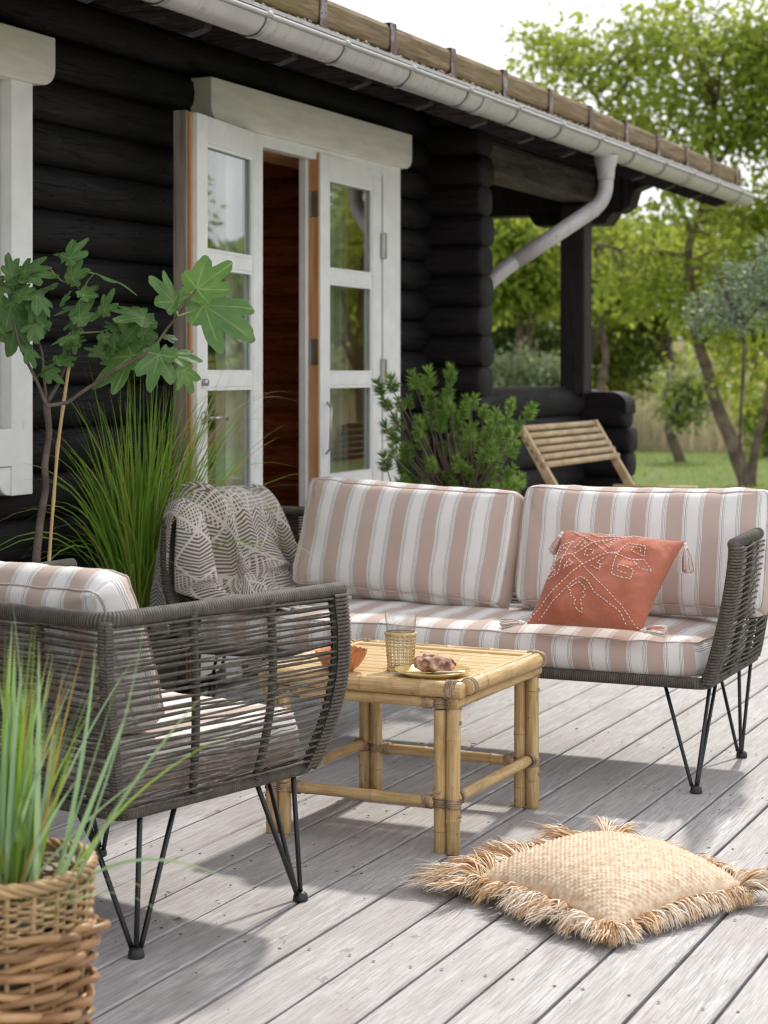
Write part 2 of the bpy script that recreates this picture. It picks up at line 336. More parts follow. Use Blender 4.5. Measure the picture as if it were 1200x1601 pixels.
class MB:
    def __init__(s): s.v, s.f, s.uv, s.n = [], [], [], 0
    def add(s, vs, fs, uvs=None):
        b = s.n
        s.v.extend([tuple(p) for p in vs]); s.n += len(vs)
        for i, f in enumerate(fs):
            s.f.append([k+b for k in f])
            s.uv.append(uvs[i] if uvs else [(0, 0)]*len(f))
        return s
    def box(s, lo, hi, mat=None):
        x0, y0, z0 = lo; x1, y1, z1 = hi
        vs = [(x0,y0,z0),(x1,y0,z0),(x1,y1,z0),(x0,y1,z0),(x0,y0,z1),(x1,y0,z1),(x1,y1,z1),(x0,y1,z1)]
        if mat is not None: vs = [mat @ Vector(p) for p in vs]
        return s.add(vs, [(0,3,2,1),(4,5,6,7),(0,1,5,4),(1,2,6,5),(2,3,7,6),(3,0,4,7)])
    def tube(s, pts, r, seg=8, caps=True, closed=False, flat=1.0, up=None):
        pts = [Vector(p) for p in pts]; n = len(pts)
        rs = r if isinstance(r, (list, tuple)) else [r]*n
        T = []
        for i in range(n):
            if closed: d = pts[(i+1) % n]-pts[i-1]
            else: d = pts[min(i+1, n-1)]-pts[max(i-1, 0)]
            T.append(d.normalized() if d.length > 1e-9 else Vector((0, 0, 1)))
        a = Vector(up) if up else (Vector((0, 0, 1)) if abs(T[0].z) < .9 else Vector((1, 0, 0)))
        N = (a-T[0]*a.dot(T[0])).normalized(); vs = []; L = 0; Ls = []
        for i in range(n):
            if i: L += (pts[i]-pts[i-1]).length
            Ls.append(L)
            N = (N-T[i]*N.dot(T[i])); N = N.normalized() if N.length > 1e-6 else T[i].orthogonal().normalized()
            B = T[i].cross(N)
            for k in range(seg):
                an = 2*pi*k/seg; vs.append(pts[i]+N*(cos(an)*rs[i]*flat)+B*(sin(an)*rs[i]))
        fs, us = [], []
        m = n if closed else n-1
        for i in range(m):
            j = (i+1) % n; l0 = Ls[i]; l1 = Ls[j] if j else L+(pts[0]-pts[-1]).length
            for k in range(seg):
                k2 = (k+1) % seg
                fs.append((i*seg+k, i*seg+k2, j*seg+k2, j*seg+k))
                us.append([(k/seg, l0), ((k+1)/seg, l0), ((k+1)/seg, l1), (k/seg, l1)])
        if caps and not closed:
            fs.append(tuple(range(seg-1, -1, -1))); us.append([(0, 0)]*seg)
            fs.append(tuple((n-1)*seg+k for k in range(seg))); us.append([(0, 0)]*seg)
        return s.add(vs, fs, us)
    def lathe(s, prof, seg=32, c=(0, 0, 0)):
        vs = [(c[0]+r*cos(2*pi*k/seg), c[1]+r*sin(2*pi*k/seg), c[2]+z) for r, z in prof for k in range(seg)]
        fs = [(i*seg+k, i*seg+(k+1) % seg, (i+1)*seg+(k+1) % seg, (i+1)*seg+k) for i in range(len(prof)-1) for k in range(seg)]
        return s.add(vs, fs)
    def grid(s, nu, nv, fn, uvfn=None):
        vs = [fn(i/nu, j/nv) for j in range(nv+1) for i in range(nu+1)]
        fs, us = [], []
        uvfn = uvfn or (lambda a, b: (a, b))
        for j in range(nv):
            for i in range(nu):
                fs.append((j*(nu+1)+i, j*(nu+1)+i+1, (j+1)*(nu+1)+i+1, (j+1)*(nu+1)+i))
                us.append([uvfn(i/nu, j/nv), uvfn((i+1)/nu, j/nv), uvfn((i+1)/nu, (j+1)/nv), uvfn(i/nu, (j+1)/nv)])
        return s.add(vs, fs, us)
    def prism(s, poly, ax, lo, hi):
        """polygon in the two axes other than ax, extruded lo..hi along ax"""
        def mk(p, h):
            return {'x': (h, p[0], p[1]), 'y': (p[0], h, p[1]), 'z': (p[0], p[1], h)}[ax]
        n = len(poly)
        vs = [mk(p, lo) for p in poly]+[mk(p, hi) for p in poly]
        fs = [tuple(range(n)), tuple(range(2*n-1, n-1, -1))]+[(i, n+i, n+(i+1) % n, (i+1) % n) for i in range(n)]
        return s.add(vs, fs)
    def mesh(s, name='m'):
        me = bpy.data.meshes.new(name); me.from_pydata(s.v, [], s.f)
        ul = me.uv_layers.new(name='UVMap')
        ul.data.foreach_set('uv', [c for f in s.uv for p in f for c in p])
        me.update(); return me
    def build(s, name, mat, parent=None, kind=None, smooth=True, bevel=0, loc=None, fixn=False):
        me = s.mesh(name)
        if fixn:
            import bmesh
            bm = bmesh.new(); bm.from_mesh(me); bmesh.ops.recalc_face_normals(bm, faces=bm.faces); bm.to_mesh(me); bm.free()
        o = link(name, me, mat, parent, kind, smooth)
        if loc is not None: o.location = loc
        if bevel:
            md = o.modifiers.new('bevel', 'BEVEL'); md.width = bevel; md.segments = 2; md.limit_method = 'ANGLE'; md.angle_limit = radians(40)
            o.data.polygons.foreach_set('use_smooth', [False]*len(o.data.polygons))
        return o
def flatbox(name, lo, hi, mat, parent=None, bevel=.002, kind=None):
    return MB().box(lo, hi).build(name, mat, parent, kind, smooth=False, bevel=bevel)

def quads_mesh(name, C, A, B, mats, fold=None):
    """many rhombic leaves: centre C, half-length A, half-width B (N,3 arrays)"""
    N = len(C)
    V = np.empty((N, 4, 3)); V[:, 0] = C-A; V[:, 1] = C+B-A*.1; V[:, 2] = C+A; V[:, 3] = C-B-A*.1
    me = bpy.data.meshes.new(name); me.vertices.add(N*4); me.loops.add(N*4); me.polygons.add(N)
    me.vertices.foreach_set('co', V.reshape(-1)); me.loops.foreach_set('vertex_index', np.arange(N*4))
    me.polygons.foreach_set('loop_start', np.arange(0, N*4, 4)); me.polygons.foreach_set('loop_total', np.full(N, 4))
    for m in mats: me.materials.append(m)
    if len(mats) > 1: me.polygons.foreach_set('material_index', rng.integers(0, len(mats), N))
    me.update(); me.validate(); return me
def unit(a): return a/np.linalg.norm(a, axis=1, keepdims=True)
def blades_mesh(name, base, tip, ctrl, w, mats, midx=None, nseg=6):
    """grass blades: quadratic bezier base-ctrl-tip, width w, flat strips"""
    N = len(base); ts = np.linspace(0, 1, nseg+1)
    d = tip-base; side = np.cross(d, np.array([0, 0, 1.0])); side = np.where(np.linalg.norm(side, axis=1, keepdims=True) < 1e-5, [[1, 0, 0]], side)
    side = unit(side); ang = rng.uniform(-1.2, 1.2, N)[:, None]
    side = unit(side*np.cos(ang)+np.cross(unit(d), side)*np.sin(ang))
    V = np.empty((N, nseg+1, 2, 3))
    for i, tt in enumerate(ts):
        p = base*(1-tt)**2+2*ctrl*tt*(1-tt)+tip*tt**2
        ww = (w*(1-tt**2.2)*.5*(0.55+.45*min(1, tt*4))+.0002)[:, None]
        V[:, i, 0] = p-side*ww; V[:, i, 1] = p+side*ww
    idx = np.arange(N*(nseg+1)*2).reshape(N, nseg+1, 2)
    F = np.stack([idx[:, :-1, 0], idx[:, :-1, 1], idx[:, 1:, 1], idx[:, 1:, 0]], -1).reshape(-1, 4)
    me = bpy.data.meshes.new(name); me.vertices.add(N*(nseg+1)*2); nf = len(F); me.loops.add(nf*4); me.polygons.add(nf)
    me.vertices.foreach_set('co', V.reshape(-1)); me.loops.foreach_set('vertex_index', F.reshape(-1))
    me.polygons.foreach_set('loop_start', np.arange(0, nf*4, 4)); me.polygons.foreach_set('loop_total', np.full(nf, 4))
    for m in mats: me.materials.append(m)
    if midx is not None: me.polygons.foreach_set('material_index', np.repeat(midx, nseg))
    at = me.attributes.new('along', 'FLOAT', 'POINT'); at.data.foreach_set('value', np.tile(np.repeat(ts, 2), N).astype(np.float32)*np.repeat(rng.uniform(.80, 1.12, N), (nseg+1)*2).astype(np.float32))
    me.update(); return me

M['fringe_pale'] = simple('raffia_pale', (.70, .56, .40), (.88, .80, .68), 30, .75, .3)
M['fringe_tan'] = simple('raffia_tan', (.52, .30, .13), (.72, .48, .26), 30, .75, .3)
# ================================================================== SETTING
def ground_z(x, y):
    r = max(0.0, y-36)+max(0, abs(x)-30)*.3
    return -.20+min(2.2, .05*r+.0009*r*r)
gb = MB()
xs = np.concatenate([[-500, -250, -120], np.arange(-60, 61, 3.0), [120, 250, 500]]); ys = np.concatenate([[-300, -120, -50], np.arange(-15, 90, 3.0), [130, 250, 600]])
gv = [(x, y, ground_z(x, y)+.05*mnoise.noise(Vector((x*.1, y*.1, 0)))) for y in ys for x in xs]
nx = len(xs)
gb.add(gv, [(j*nx+i, j*nx+i+1, (j+1)*nx+i+1, (j+1)*nx+i) for j in range(len(ys)-1) for i in range(nx-1)])
gb.build('ground', M['ground'], kind='structure')

deck = bpy.data.objects.new('deck', None); COL.objects.link(deck); deck['kind'] = 'structure'
PITCH, BW = .153, .1445
def board_mesh(w):
    c = .004; h = w/2; prof = [(-h, -.028), (h, -.028), (h, -c), (h-c, 0), (-h+c, 0), (-h, -c)]
    b = MB(); b.prism(prof, 'y', -1.6, 12.7); me = b.mesh('deck_board'); me.materials.append(M['deck']); return me
bm_ = board_mesh(BW)
x = -1.195+PITCH/2; k = 0
xs_b = []
while x > -3.62: x -= PITCH
x += PITCH
while x < 2.3:
    xs_b.append(x); x += PITCH
for x in xs_b:
    o = link('deck_board', bm_, None, deck, smooth=False); o.location = (x, 0, random.uniform(-.0012, .0012)); o.rotation_euler = (0, random.uniform(-.004, .004), 0)
jb = MB(); jb.box((-3.55, -1.5, -.17), (-3.50, 12.6, -.03))
joist = None
for i in range(24):
    y = -1.3+i*.6
    if joist is None:
        joist = flatbox('joist', (-3.55, -.025, -.17), (2.25, .025, -.029), M['bark_dark'], deck, 0); joist.location = (0, y, 0)
    else:
        o = joist.copy(); COL.objects.link(o); o.location = (0, y, 0)
sb = MB()
for i in range(3, 20):
    yy = -1.3+i*.6
    for x in xs_b:
        if x > .3: continue
        for dx in (-.046, .046):
            cx, cy = x+dx+random.uniform(-.004, .004), yy+random.uniform(-.012, .012)
            sb.add([(cx+.0042*cos(a*pi/3), cy+.0042*sin(a*pi/3), .0022) for a in range(6)], [tuple(range(6))])
sb.build('screw_head', M['bark_dark'], deck, kind='stuff', smooth=False)

# ================================================================== CABIN
cabin = thing('log_cabin', 'black log cabin with open white double doors and overhanging turf-edged roof', 'log cabin', (-3.6, 8.0, 0))
CO = Vector((-3.6, 8.0, 0))
class CabinMB(MB):
    def build(s, *a, **k):
        s.v = [(p[0]-CO.x, p[1]-CO.y, p[2]-CO.z) for p in s.v]
        return MB.build(s, *a, **k)
def cbox(name, lo, hi, mat, bevel=.003, parent=None):
    b = CabinMB().box(lo, hi); return b.build(name, mat, parent or cabin, None, False, bevel)

LP = .148
def log_mesh(L, ax, rx, rz, seed, endtaper=True, round_end=(False, False)):
    """log lying along ax starting at 0"""
    rnd = random.Random(seed); n = max(2, int(L/.35)); seg = 16; vs = []
    st = [i/n*L for i in range(n+1)]
    if round_end[0]: st = [0, .008, .022, .045]+[s for s in st if s > .07]
    if round_end[1]: st = [s for s in st if s < L-.07]+[L-.045, L-.022, L-.008, L]
    for s_ in st:
        f = 1.0
        if round_end[0] and s_ < .05: f = sqrt(max(.0, 1-((.05-s_)/.05)**2))*.10+.90
        if round_end[1] and L-s_ < .05: f = sqrt(max(.0, 1-((.05-(L-s_))/.05)**2))*.10+.90
        w = 1+.045*mnoise.noise(Vector((s_*1.3, seed*3.1, 0)))
        for k in range(seg):
            a = 2*pi*k/seg; ca, sa = cos(a), sin(a)
            px = rx*w*f*math.copysign(abs(ca)**.72, ca); pz = rz*f*math.copysign(abs(sa)**.72, sa)
            vs.append((px, s_, pz) if ax == 'y' else (s_, px, pz))
    m = len(st); fs = []
    for i in range(m-1):
        for k in range(seg):
            q = (i*seg+k, i*seg+(k+1) % seg, (i+1)*seg+(k+1) % seg, (i+1)*seg+k); fs.append(q if ax == 'x' else q[::-1])
    e0, e1 = tuple(range(seg)), tuple((m-1)*seg+k for k in range(seg))
    fs.append(e0[::-1] if ax == 'x' else e0); fs.append(e1 if ax == 'x' else e1[::-1])
    b = MB(); b.add(vs, fs); return b
def log(x, y, z, L, ax, seed, rx=.115, rz=.081, mat=None, name='wall_log', re=(False, False), parent=None):
    o = log_mesh(L, ax, rx, rz, seed, round_end=re).build(name, mat or M['log_'+ax], parent or cabin)
    o.location = (x-CO.x, y-CO.y, z-CO.z); return o
WX = -3.712      # log axis; outer faces at about -3.60
NC = 17
DOOR = (6.42, 7.82, .10, 2.19); WIN = (3.35, 4.93, .93, 2.20)
for c in range(NC):
    z = .0+LP*(c+.5); sd = c*7
    segs = [(-1.8, 8.52)]
    def cut(segs, a, b):
        o_ = []
        for s0, s1 in segs:
            if b <= s0 or a >= s1: o_.append((s0, s1)); continue
            if a > s0: o_.append((s0, a))
            if b < s1: o_.append((b, s1))
        return o_
    if z+.05 > DOOR[2] and z-.05 < DOOR[3]: segs = cut(segs, DOOR[0], DOOR[1])
    if z+.05 > WIN[2] and z-.05 < WIN[3]: segs = cut(segs, WIN[0], WIN[1])
    for i, (a, b) in enumerate(segs): log(WX, a, z, b-a, 'y', sd+i)
# corner cross wall (its log heads stick out of the front wall)
for c in range(NC):
    z = LP*(c+1.0)
    log(-9.5, 8.52, z, 9.5-3.335+random.uniform(-.006, .006), 'x', 200+c, rx=.10, re=(False, True))
# oiled inner face of that wall seen through the doorway
for c in range(NC):
    log(-9.3, 8.40, LP*(c+.45), 5.45, 'x', 300+c, rx=.09, mat=M['inner_log'], name='inner_log')
# south and rear walls
for c in range(NC):
    log(-9.5, -1.8, LP*(c+1.0), 6.17, 'x', 400+c, re=(False, True)); log(-9.4, -1.8, LP*(c+.5), 10.4, 'y', 430+c)
# inside: floor, ceiling
cbox('inner_floor', (-9.3, -1.7, -.1), (-3.80, 8.4, .095), M['inner_floor'], 0)
cbox('inner_ceiling', (-9.3, -1.7, 2.53), (-3.75, 8.5, 2.56), M['inner_plain'], 0)
# doorway lining
for y0, y1 in ((DOOR[0]-.001, DOOR[0]+.04), (DOOR[1]-.04, DOOR[1]+.001)):
    cbox('door_jamb', (-3.83, y0, .10), (-3.575, y1, 2.185), M['edge_wood'])
cbox('door_head', (-3.83, DOOR[0]+.042, 2.145), (-3.578, DOOR[1]-.042, 2.183), M['edge_wood'])
cbox('threshold', (-3.86, DOOR[0]+.002, .06), (-3.52, DOOR[1]-.002, .102), M['edge_grey'])
# casing
cbox('door_casing', (-3.60, 7.765, .02), (-3.548, 7.955, 2.195), M['white'])
cbox('door_casing', (-3.60, 6.30, .02), (-3.552, 6.435, 2.195), M['white'])
cbox('door_casing', (-3.60, 6.437, 2.135), (-3.546, 7.763, 2.19), M['white'])
def header(y0, y1, z0, z1, x0, x1):
    n = .10; h = .06
    def ogee(ye, sgn):
        pts = []
        for i in range(8):
            a = i/7*pi/2
            pts.append((ye+sgn*(n*.75-(n*.75)*sin(a)), z0+h*(1-cos(a))))
        return pts
    left = ogee(y0, 1)            # from (y0+n, z0) to (y0, z0+h)
    right = ogee(y1, -1)
    poly = [(y0, z1)]+left[::-1]+right+[(y1, z1)]
    b = CabinMB(); b.prism(poly, 'x', x0, x1); b.build('header_board', M['white_h'], cabin, smooth=False, fixn=True, bevel=.004)
header(6.14, 8.04, 2.185, 2.352, -3.62, -3.525)
header(3.05, 5.12, 2.165, 2.33, -3.62, -3.53)

def door_leaf(hinge, ang, L, sgn):
    """leaf in local frame: x along leaf from hinge, y thickness"""
    r = bpy.data.objects.new('door_leaf', None); COL.objects.link(r); r.parent = cabin
    r.location = Vector(hinge)-CO; r.rotation_euler = (0, 0, ang)
    T = .046; z0, z1 = .12, 2.165; st = .098
    def bx(n, lo, hi, m, bv=.003): return flatbox(n, lo, hi, m, r, bv)
    bx('stile', (0, -T/2, z0), (st, T/2, z1), M['white']); bx('stile', (L-st, -T/2, z0), (L, T/2, z1), M['white'])
    zs = []; ph = (z1-.10-(z0+.21)-3*.052)/4; z = z0+.21
    bx('rail', (st+.001, -T/2+.001, z0), (L-st-.001, T/2-.001, z), M['white'])
    for i in range(4):
        zs.append((z, z+ph)); z += ph
        h = .052 if i < 3 else .10
        bx('rail' if i == 3 else 'glazing_bar', (st+.001, -T/2+.001+(.004 if i < 3 else 0), z), (L-st-.001, T/2-.001-(.004 if i < 3 else 0), z+h), M['white']); z += h
    for a, b in zs:
        MB().box((st-.004, -.0025, a-.004), (L-st+.004, .0025, b+.004)).build('pane', M['pane'], r, smooth=False)
        bb = MB(); w = .012
        for s_ in (-1, 1):
            yy = s_*(T/2-.010)
            bb.box((st, yy-.004, a), (st+w, yy+.004, b)); bb.box((L-st-w, yy-.004, a), (L-st, yy+.004, b))
            bb.box((st+w, yy-.004, a), (L-st-w, yy+.004, a+w)); bb.box((st+w, yy-.004, b-w), (L-st-w, yy+.004, b))
        bb.build('glazing_bead', M['white'], r, smooth=False)
    return r, T
# left leaf swung almost flat to the wall, hinge at (-3.50, 6.45); local +x points towards -y
LA = -pi/2+radians(7.5)
dl, T = door_leaf((-3.50, 6.46, 0), LA, .665, 1)
flatbox('edge_strip', (.667, -T/2-.034, .12), (.700, -.006, 2.17), M['edge_grey'], dl, .002)
flatbox('edge_strip', (.667, -.0055, .12), (.684, .005, 2.165), M['edge_wood'], dl, .001)
def handle(parent, x, y, z, s, d=-1):
    b = MB(); b.tube([(x, y, z), (x, y+s*.045, z)], .008, 10); b.tube([(x, y+s*.045, z), (x+d*.02, y+s*.05, z), (x+d*.11, y+s*.05, z-.004)], .008, 10)
    b.tube([(x, y, z), (x, y+s*.006, z)], .024, 14); b.build('handle', M['steel'], parent)
handle(dl, .61, T/2, 1.06, 1, -1)
MB().tube([(.615, T/2, 1.19), (.615, T/2+.02, 1.19)], .013, 12).build('lock', M['steel'], dl)
# right leaf, closed but for a hand's width; local +x from hinge towards -y
RA = -pi/2+radians(2.0)
dr, T = door_leaf((-3.578, 7.755, 0), RA, .675, 1)
flatbox('edge_strip', (.677, -T/2-.004, .12), (.686, T/2-.006, 2.165), M['edge_wood'], dr, .001)
flatbox('astragal', (.60, -T/2-.040, .12), (.712, -T/2-.006, 2.165), M['white'], dr, .003)
b = MB(); b.tube([(.63, T/2+.006, .88), (.645, T/2+.03, .90), (.635, T/2+.032, 1.07), (.62, T/2+.006, 1.10)], .005, 8); b.build('handle', M['steel'], dr)
for z in (.55, 1.32, 1.95):
    flatbox('hinge', (.6865, -.022, z-.06), (.6885, .018, z+.05), M['steel'], dr, .0)
for z in (.45, 1.22, 1.80):
    cbox('door_hinge', (-3.553, 7.740, z-.05), (-3.534, 7.775, z+.07), M['steel'], .004)
# left window: casing, apron, sash
cbox('window_casing', (-3.60, 4.905, .83), (-3.55, 5.02, 2.175), M['white'])
cbox('window_casing', (-3.60, 3.15, .83), (-3.55, 3.26, 2.175), M['white'])
cbox('window_sill', (-3.60, 3.262, .925), (-3.545, 4.903, 1.045), M['white'])
b = CabinMB(); pl = [(4.835, .923), (4.903, .923), (4.903, .832), (4.89, .832)]+[(4.89-.055*sin(i/6*pi/2), .832+.07*(1-cos(i/6*pi/2))) for i in range(1, 7)]
b.prism(pl, 'x', -3.60, -3.552); b.build('sill_bracket', M['white'], cabin, smooth=False, fixn=True, bevel=.003)
wf = bpy.data.objects.new('window_sash', None); COL.objects.link(wf); wf.parent = cabin
def wbox(n, lo, hi, m, bv=.003):
    b = CabinMB().box(lo, hi); return b.build(n, m, wf, None, False, bv)
for a, c in ((4.80, 4.90), (4.05, 4.15), (3.265, 3.355)):
    wbox('stile', (-3.66, a, 1.05), (-3.595, c, 2.163), M['white'])
for z in (1.05, 1.42, 1.75, 2.09):
    for a, c in ((3.357, 4.048), (4.152, 4.798)): wbox('rail', (-3.655, a, z), (-3.60, c, z+(.05 if z > 1.1 and z < 2 else .073)), M['white'])
for a, c in ((3.35, 4.055), (4.145, 4.805)): wbox('pane', (-3.632, a, 1.06), (-3.628, c, 2.15), M['pane'], 0)

# porch beyond the corner: low log wall, far head stack, post, beams
zt = 1.055
for i in range(7):
    z = zt-.148*i
    if z > -.1:
        log(WX+.03, 8.6, z, 2.16, 'y', 500+i, rx=.118 if i == 0 else .11, rz=.095 if i == 0 else .079, name='porch_log', re=(False, i == 0))
MB().lathe([(0, .05), (.03, .047), (.06, .03), (.075, 0), (.08, -.05)], 16).build('log_end_cap', M['beam'], cabin, loc=(-3.60-CO.x, 10.93-CO.y, 1.08))
for i in range(7):
    z = 1.0-.148*i
    if z > -.1: log(-6.6, 10.87, z-.03, 3.29+random.uniform(-.02, .015), 'x', 520+i, rx=.105, name='porch_log', re=(False, True))
b = CabinMB(); poly = [(-3.85, .98), (-3.85, 1.115), (-3.42, 1.115)]+[(-3.42+.105*sin(i/6*pi/2), 1.115-.085*(1-cos(i/6*pi/2))) for i in range(1, 7)]+[(-3.315, .98)]
b.prism(poly, 'y', 10.77, 10.97); b.build('porch_cap', M['log_x'], cabin, smooth=False, fixn=True, bevel=.006)
for i in range(7): log(-6.5, 8.7, 1.0-.148*i, 2.1, 'y', 560+i, name='porch_log')
cbox('porch_post', (-3.675, 10.59, 1.10), (-3.52, 10.745, 2.24), M['post'], .012)
cbox('porch_post', (-6.57, 10.59, 1.10), (-6.42, 10.745, 2.5), M['post'], .012)
cbox('porch_plate', (-3.70, 8.63, 2.452), (-3.53, 11.95, 2.60), M['black_wood'], .005)
cbox('porch_beam', (-3.69, 8.63, 2.255), (-3.52, 10.96, 2.45), M['beam'], .03)
b = CabinMB(); b.prism([(-6.6, 2.20), (-3.36, 2.20), (-3.30, 2.235), (-3.27, 2.33), (-3.19, 2.36), (-3.15, 2.43), (-6.6, 2.43)], 'y', 10.8, 10.95)
b.build('cross_beam', M['post'], cabin, smooth=False, fixn=True, bevel=.008)
b = CabinMB(); b.prism([(-3.95, 2.20), (-3.90, 2.13), (-3.45, 2.13), (-3.40, 2.20)], 'y', 10.78, 10.97)
b.build('cross_beam', M['post'], cabin, smooth=False, fixn=True, bevel=.008)

# roof
TA = radians(21); EX, EZ = -2.985, 2.405      # underside at eave
RX = -6.6; RZ = EZ+(EX-RX)*math.tan(TA)
Y0, Y1 = -2.5, 12.08
def rz(x): return EZ+(EX-x)*math.tan(TA) if x > RX else EZ+(x-(2*RX-EX))*math.tan(TA)
nb = 26
for i in range(nb):         # soffit boards
    a = EX-(EX-RX)*i/nb; c = EX-(EX-RX)*(i+1)/nb+.004
    b = CabinMB(); b.add([(a, Y0, rz(a)), (a, Y1, rz(a)), (c, Y1, rz(c)), (c, Y0, rz(c)), (a, Y0, rz(a)+.022), (a, Y1, rz(a)+.022), (c, Y1, rz(c)+.022), (c, Y0, rz(c)+.022)],
        [(0, 1, 2, 3), (7, 6, 5, 4), (0, 4, 5, 1), (1, 5, 6, 2), (2, 6, 7, 3), (3, 7, 4, 0)])
    b.build('soffit_board', M['black_wood'], cabin, smooth=False)
b = CabinMB(); x2 = 2*RX-EX
b.prism([(EX+.0, EZ+.026), (RX, RZ+.026), (x2, EZ+.026), (x2, EZ+.11), (RX, RZ+.13), (EX+.0, EZ+.11)], 'y', Y0+.01, Y1-.01)
b.build('roof', M['turf'], cabin, smooth=False, fixn=True)
ry = 5.20-.612*12
while ry < 12.0:
    b = CabinMB(); xa, xb = -3.0, -6.5
    b.add([(xa, ry-.024, rz(xa)-.002), (xa, ry+.024, rz(xa)-.002), (xa, ry-.024, rz(xa)-.078), (xa, ry+.024, rz(xa)-.078),
           (xb, ry-.024, rz(xb)-.002), (xb, ry+.024, rz(xb)-.002), (xb, ry-.024, rz(xb)-.13), (xb, ry+.024, rz(xb)-.13),
           (xa-.07, ry-.024, rz(xa-.07)-.125), (xa-.07, ry+.024, rz(xa-.07)-.125)],
          [(0, 2, 3, 1), (2, 8, 9, 3), (8, 6, 7, 9), (0, 4, 6, 8, 2), (1, 3, 9, 7, 5), (4, 5, 7, 6), (0, 1, 5, 4)])
    b.build('rafter', M['rafter'], cabin, smooth=False, fixn=True); ry += .612
cbox('fascia', (-2.998, Y0, 2.372), (-2.980, Y1, 2.425), M['black_wood'])
# gables (closed under the ridge)
for y in (-1.85, 8.5):
    b = CabinMB(); b.prism([(-9.4, 2.5), (-3.75, 2.5), (-3.75, rz(-3.75)-.03), (RX, RZ-.03), (-9.4, rz(-9.4)-.03)], 'y', y, y+.05); b.build('gable_panel', M['black_wood'], cabin, smooth=False, fixn=True)
# timber edging the turf, straps over the joints
ty = 5.90-.605*14; i = 0; joints = []
while ty < 12.0:
    n = random.choice((1, 2, 2)); L = .605*n; L = min(L, 12.10-ty)
    b = MB(); st = 6; vs = []; hw, hh = .050, .055
    for j in range(st+1):
        yy = j/st*(L-.006)
        for kk in range(12):
            a = 2*pi*(kk+.5)/12; ca, sa = cos(a), sin(a); wv = 1+.05*mnoise.noise(Vector((i*5.3, yy*2, kk*.3)))
            vs.append((hw*wv*math.copysign(abs(ca)**.45, ca), yy, hh*wv*math.copysign(abs(sa)**.45, sa)))
    b.add(vs, [(j*12+k, (j+1)*12+k, (j+1)*12+(k+1) % 12, j*12+(k+1) % 12) for j in range(st) for k in range(12)]+[tuple(range(12)), tuple(range(st*12+11, st*12-1, -1))])
    o = b.build('eave_timber', M['eave_timber'], cabin, smooth=False, bevel=.003); o.location = (-2.985-CO.x, ty-CO.y, 2.516+random.uniform(-.004, .004)); o.rotation_euler = (random.uniform(-.004, .004), random.uniform(-.1, .1), 0)
    for q in range(n): joints.append(ty+q*.605)
    ty += L; i += 1
for y in joints:
    b = CabinMB(); x_, z_ = -2.985, 2.516; ww, hh = .0525, .060
    b.box((x_+ww, y-.026, z_-hh-.01), (x_+ww+.003, y+.026, z_+hh-.008)); b.box((x_-ww, y-.026, z_+hh-.008), (x_+ww+.003, y+.026, z_+hh-.006)); b.build('strap', M['strap'], cabin, smooth=False)
# pebbles between timber and gutter, grass tufts on top
b = CabinMB()
for q in range(900):
    y = random.uniform(3.5, 12.0); x = random.uniform(-2.985, -2.90); z = 2.437+random.uniform(-.006, .018)-(x+2.94)*.35; r = random.uniform(.006, .013)
    b.add([(x+r, y, z), (x-r, y, z), (x, y+r*1.3, z), (x, y-r*1.3, z), (x, y, z+r*.8), (x, y, z-r*.8)], [(0, 2, 4), (2, 1, 4), (1, 3, 4), (3, 0, 4), (2, 0, 5), (1, 2, 5), (3, 1, 5), (0, 3, 5)])
b.build('pebbles', M['pebble'], cabin, kind='stuff')
cbox('drip_board', (-3.0, Y0, 2.418), (-2.89, Y1, 2.432), M['zinc_in'], .001)
N = 2600; yy = rng.uniform(-2, 12.0, N); xx = rng.uniform(-3.6, -3.03, N); zz = 2.575+(-3.03-xx)*math.tan(TA)*.9-.02
cl = np.array([mnoise.noise(Vector((0, float(a)*2.2, float(c)*3))) for a, c in zip(yy, xx)]); keep = cl > .05
base = np.stack([xx-CO.x, yy-CO.y, zz], 1)[keep]; n_ = len(base)
tip = base+np.stack([rng.normal(0, .012, n_), rng.normal(0, .012, n_), rng.uniform(.012, .04, n_)], 1)
me = blades_mesh('roof_grass', base, tip, (base+tip)/2+[0, 0, .005], np.full(n_, .006), [M['straw'], M['blade_g']], rng.integers(0, 2, n_), 2); link('roof_grass', me, None, cabin, 'stuff')

# gutter
GX, GZ, GR = -2.925, 2.392, .064
gut = bpy.data.objects.new('gutter', None); COL.objects.link(gut); gut.parent = cabin
def half(r, y0, y1, a0=pi, a1=2*pi, n=14, th=.0025, lip=True):
    pr = [(GX+r*cos(a0+(a1-a0)*i/n), GZ+r*sin(a0+(a1-a0)*i/n)) for i in range(n+1)]
    pi_ = [(GX+(r-th)*cos(a0+(a1-a0)*i/n), GZ+(r-th)*sin(a0+(a1-a0)*i/n)) for i in range(n+1)]
    poly = pr+pi_[::-1]; vs = [(p[0], y, p[1]) for y in (y0, y1) for p in poly]; m = len(poly)
    return vs, [(k, (k+1) % m, m+(k+1) % m, m+k) for k in range(m)]
b = CabinMB(); b.add(*half(GR, Y0-.05, 12.13)); b.build('trough', M['zinc'], gut, fixn=True)
b = CabinMB(); b.tube([(GX+GR+.003, Y0-.05, GZ), (GX+GR+.003, 12.13, GZ)], .0085, 10); b.build('rolled_lip', M['zinc'], gut)
b = CabinMB(); b.add([(GX+GR*cos(pi+pi*i/14), 12.13, GZ+GR*sin(pi+pi*i/14)) for i in range(15)], [tuple(range(15))]); b.build('end_cap', M['zinc'], gut)
y = 6.52-.585*12
while y < 12.05:
    b = CabinMB(); b.add(*half(GR+.005, y-.013, y+.013, th=.004)); b.tube([(GX+GR+.004, y-.013, GZ+.002), (GX+GR+.004, y+.013, GZ+.002)], .0125, 10)
    b.build('bracket', M['zinc_in'], gut, fixn=True); y += .585
